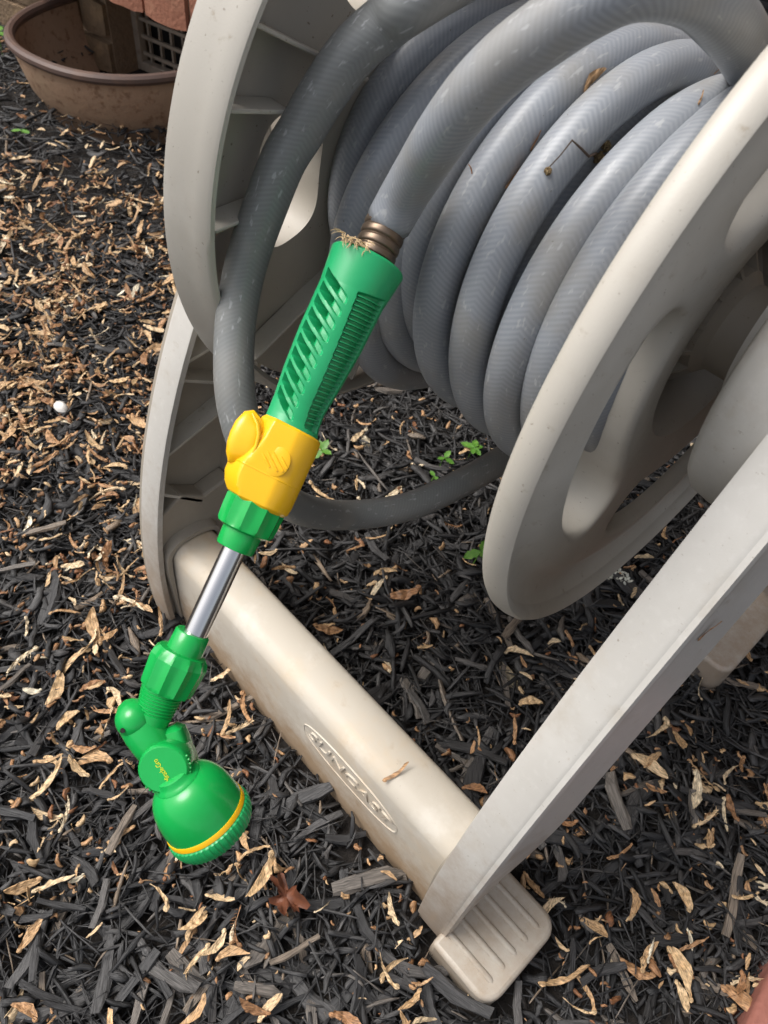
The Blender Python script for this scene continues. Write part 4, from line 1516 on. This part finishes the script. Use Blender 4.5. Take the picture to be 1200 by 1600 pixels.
b = MB(); b.tube([local(858, 262, .0012), local(874, 246, .003), local(891, 225, .0045), local(902, 233, .0035), local(915, 242, .002), local(928, 238, .001)], [.0003, .0003, .0005, .0006, .0006, .0006], 6)
link('stalk', b, M_twig, t)
for (px_, py_, dep, r_, e) in ((856, 268, .0010, .0014, 1), (933, 246, .0012, .0023, 1), (943, 228, .0012, .0021, 1)):
    b = MB()
    c = local(px_, py_, dep)
    rr = random.Random(px_)
    b.rings([[c + Vector((r_ * .95 * sin(th) * cos(a), r_ * .95 * sin(th) * sin(a), r_ * .95 * cos(th))) for a in np.linspace(0, 2 * pi, 9)[:-1]] for th in (.3, .9, 1.6, 2.2, 2.8)])
    for k in range(30):
        d = Vector((rr.gauss(0, 1), rr.gauss(0, 1), rr.gauss(0, 1))).normalized() * r_
        q = c + d
        s_ = r_ * .38
        b.rings([[q + Vector((s_ * sin(th) * cos(a), s_ * sin(th) * sin(a), s_ * cos(th))) for a in np.linspace(0, 2 * pi, 6)[:-1]] for th in (.5, 1.4, 2.5)])
    link('knob', b, M_cone, t)


def sprout(px, py, n, size, seed_, label, z=.004):
    r = random.Random(seed_)
    c = on_plane(px, py, 2, z)
    t = thing('weed_sprout', label, 'sprout', c)
    b = MB(); b.tube([(0, 0, -.012), (.002, 0, .004), (.003, .002, .014 * size)], .0007, 6)
    link('stem', b, M_sprout, t)
    for k in range(n):
        a = 2 * pi * k / n + r.uniform(-.4, .4)
        L_ = .018 * size * r.uniform(.7, 1.2); W_ = L_ * .62
        M = Matrix.Translation((.003, .002, .013 * size)) @ Matrix.Rotation(a, 4, 'Z') @ Matrix.Rotation(-r.uniform(-.2, .5), 4, 'Y')
        pts = []
        for x, w_ in ((0, .1), (.18, .55), (.35, .95), (.5, .7), (.62, .9), (.8, .55), (1.0, .05)):
            for sgn in (-1, 0, 1):
                pts.append(M @ Vector((x * L_, sgn * w_ * W_ / 2, -.12 * L_ * x * x + (.05 * L_ if sgn else 0))))
        fs = []
        for i in range(6):
            for j in range(2):
                q = i * 3 + j
                fs.append((q, q + 1, q + 4, q + 3))
        b = MB(); b.add(pts, fs)
        link('leaf', b, M_sprout, t)


sprout(742, 872, 3, .95, 1, 'bright green weed sprout beside the near flange bottom', .02)
sprout(688, 722, 3, .6, 2, 'small green weed sprouting just above the looping hose')
sprout(733, 708, 5, .75, 3, 'leafy green weed in the shade under the coils')
sprout(672, 752, 2, .7, 4, 'tiny two leaved sprout touching the looping hose')
sprout(498, 712, 4, .75, 5, 'pale green weed beside the yellow valve')
sprout(34, 215, 3, .9, 6, 'tiny green sprout on the mulch in front of the rusty tub')
sprout(2, 78, 2, 2.2, 7, 'pale green leaf at the left edge near the tub', .02)
# white dry flower under the near flange
c = on_plane(965, 905, 2, .01)
t = thing('dry_flower', 'small white dry flower cluster on the mulch beyond the near flange', 'flower', c)
for k in range(26):
    b = MB(); q = Vector((rl.uniform(-.012, .012), rl.uniform(-.008, .008), rl.uniform(0, .008)))
    e1 = Vector((rl.uniform(-1, 1), rl.uniform(-1, 1), rl.uniform(0, .8))).normalized() * .0042; e2 = e1.cross(Vector((rl.uniform(-.3, .3), 0, 1))).normalized() * .0016
    b.add([q, q + e1 * .4 + e2, q + e1 * .8 + e2 * .8, q + e1 + Vector((0, 0, .001)), q + e1 * .8 - e2 * .8, q + e1 * .4 - e2], [(0, 1, 2, 3, 4, 5)])
    link('petal', b, M_flower, t, smooth=False)
# clay paver at the lower right corner
b = MB()
c0 = on_plane(1200, 1490, 2, .0); c1 = on_plane(1150, 1600, 2, .0)
d = (c1 - c0).normalized(); d.z = 0
nrm = Vector((-d.y, d.x, 0))
if nrm.x < 0: nrm = -nrm
a = c0 - d * .08; e = c0 + d * .22
b.rings([[Vector((p.x, p.y, z)) for p in (a, e, e + nrm * .1, a + nrm * .1)] for z in (-.03, .02)])
o = link('paver', b, M_paver, smooth=True, bevel=.004, seg=3)
tag(o, 'red clay paver edging the mulch at the lower right corner', 'paver')
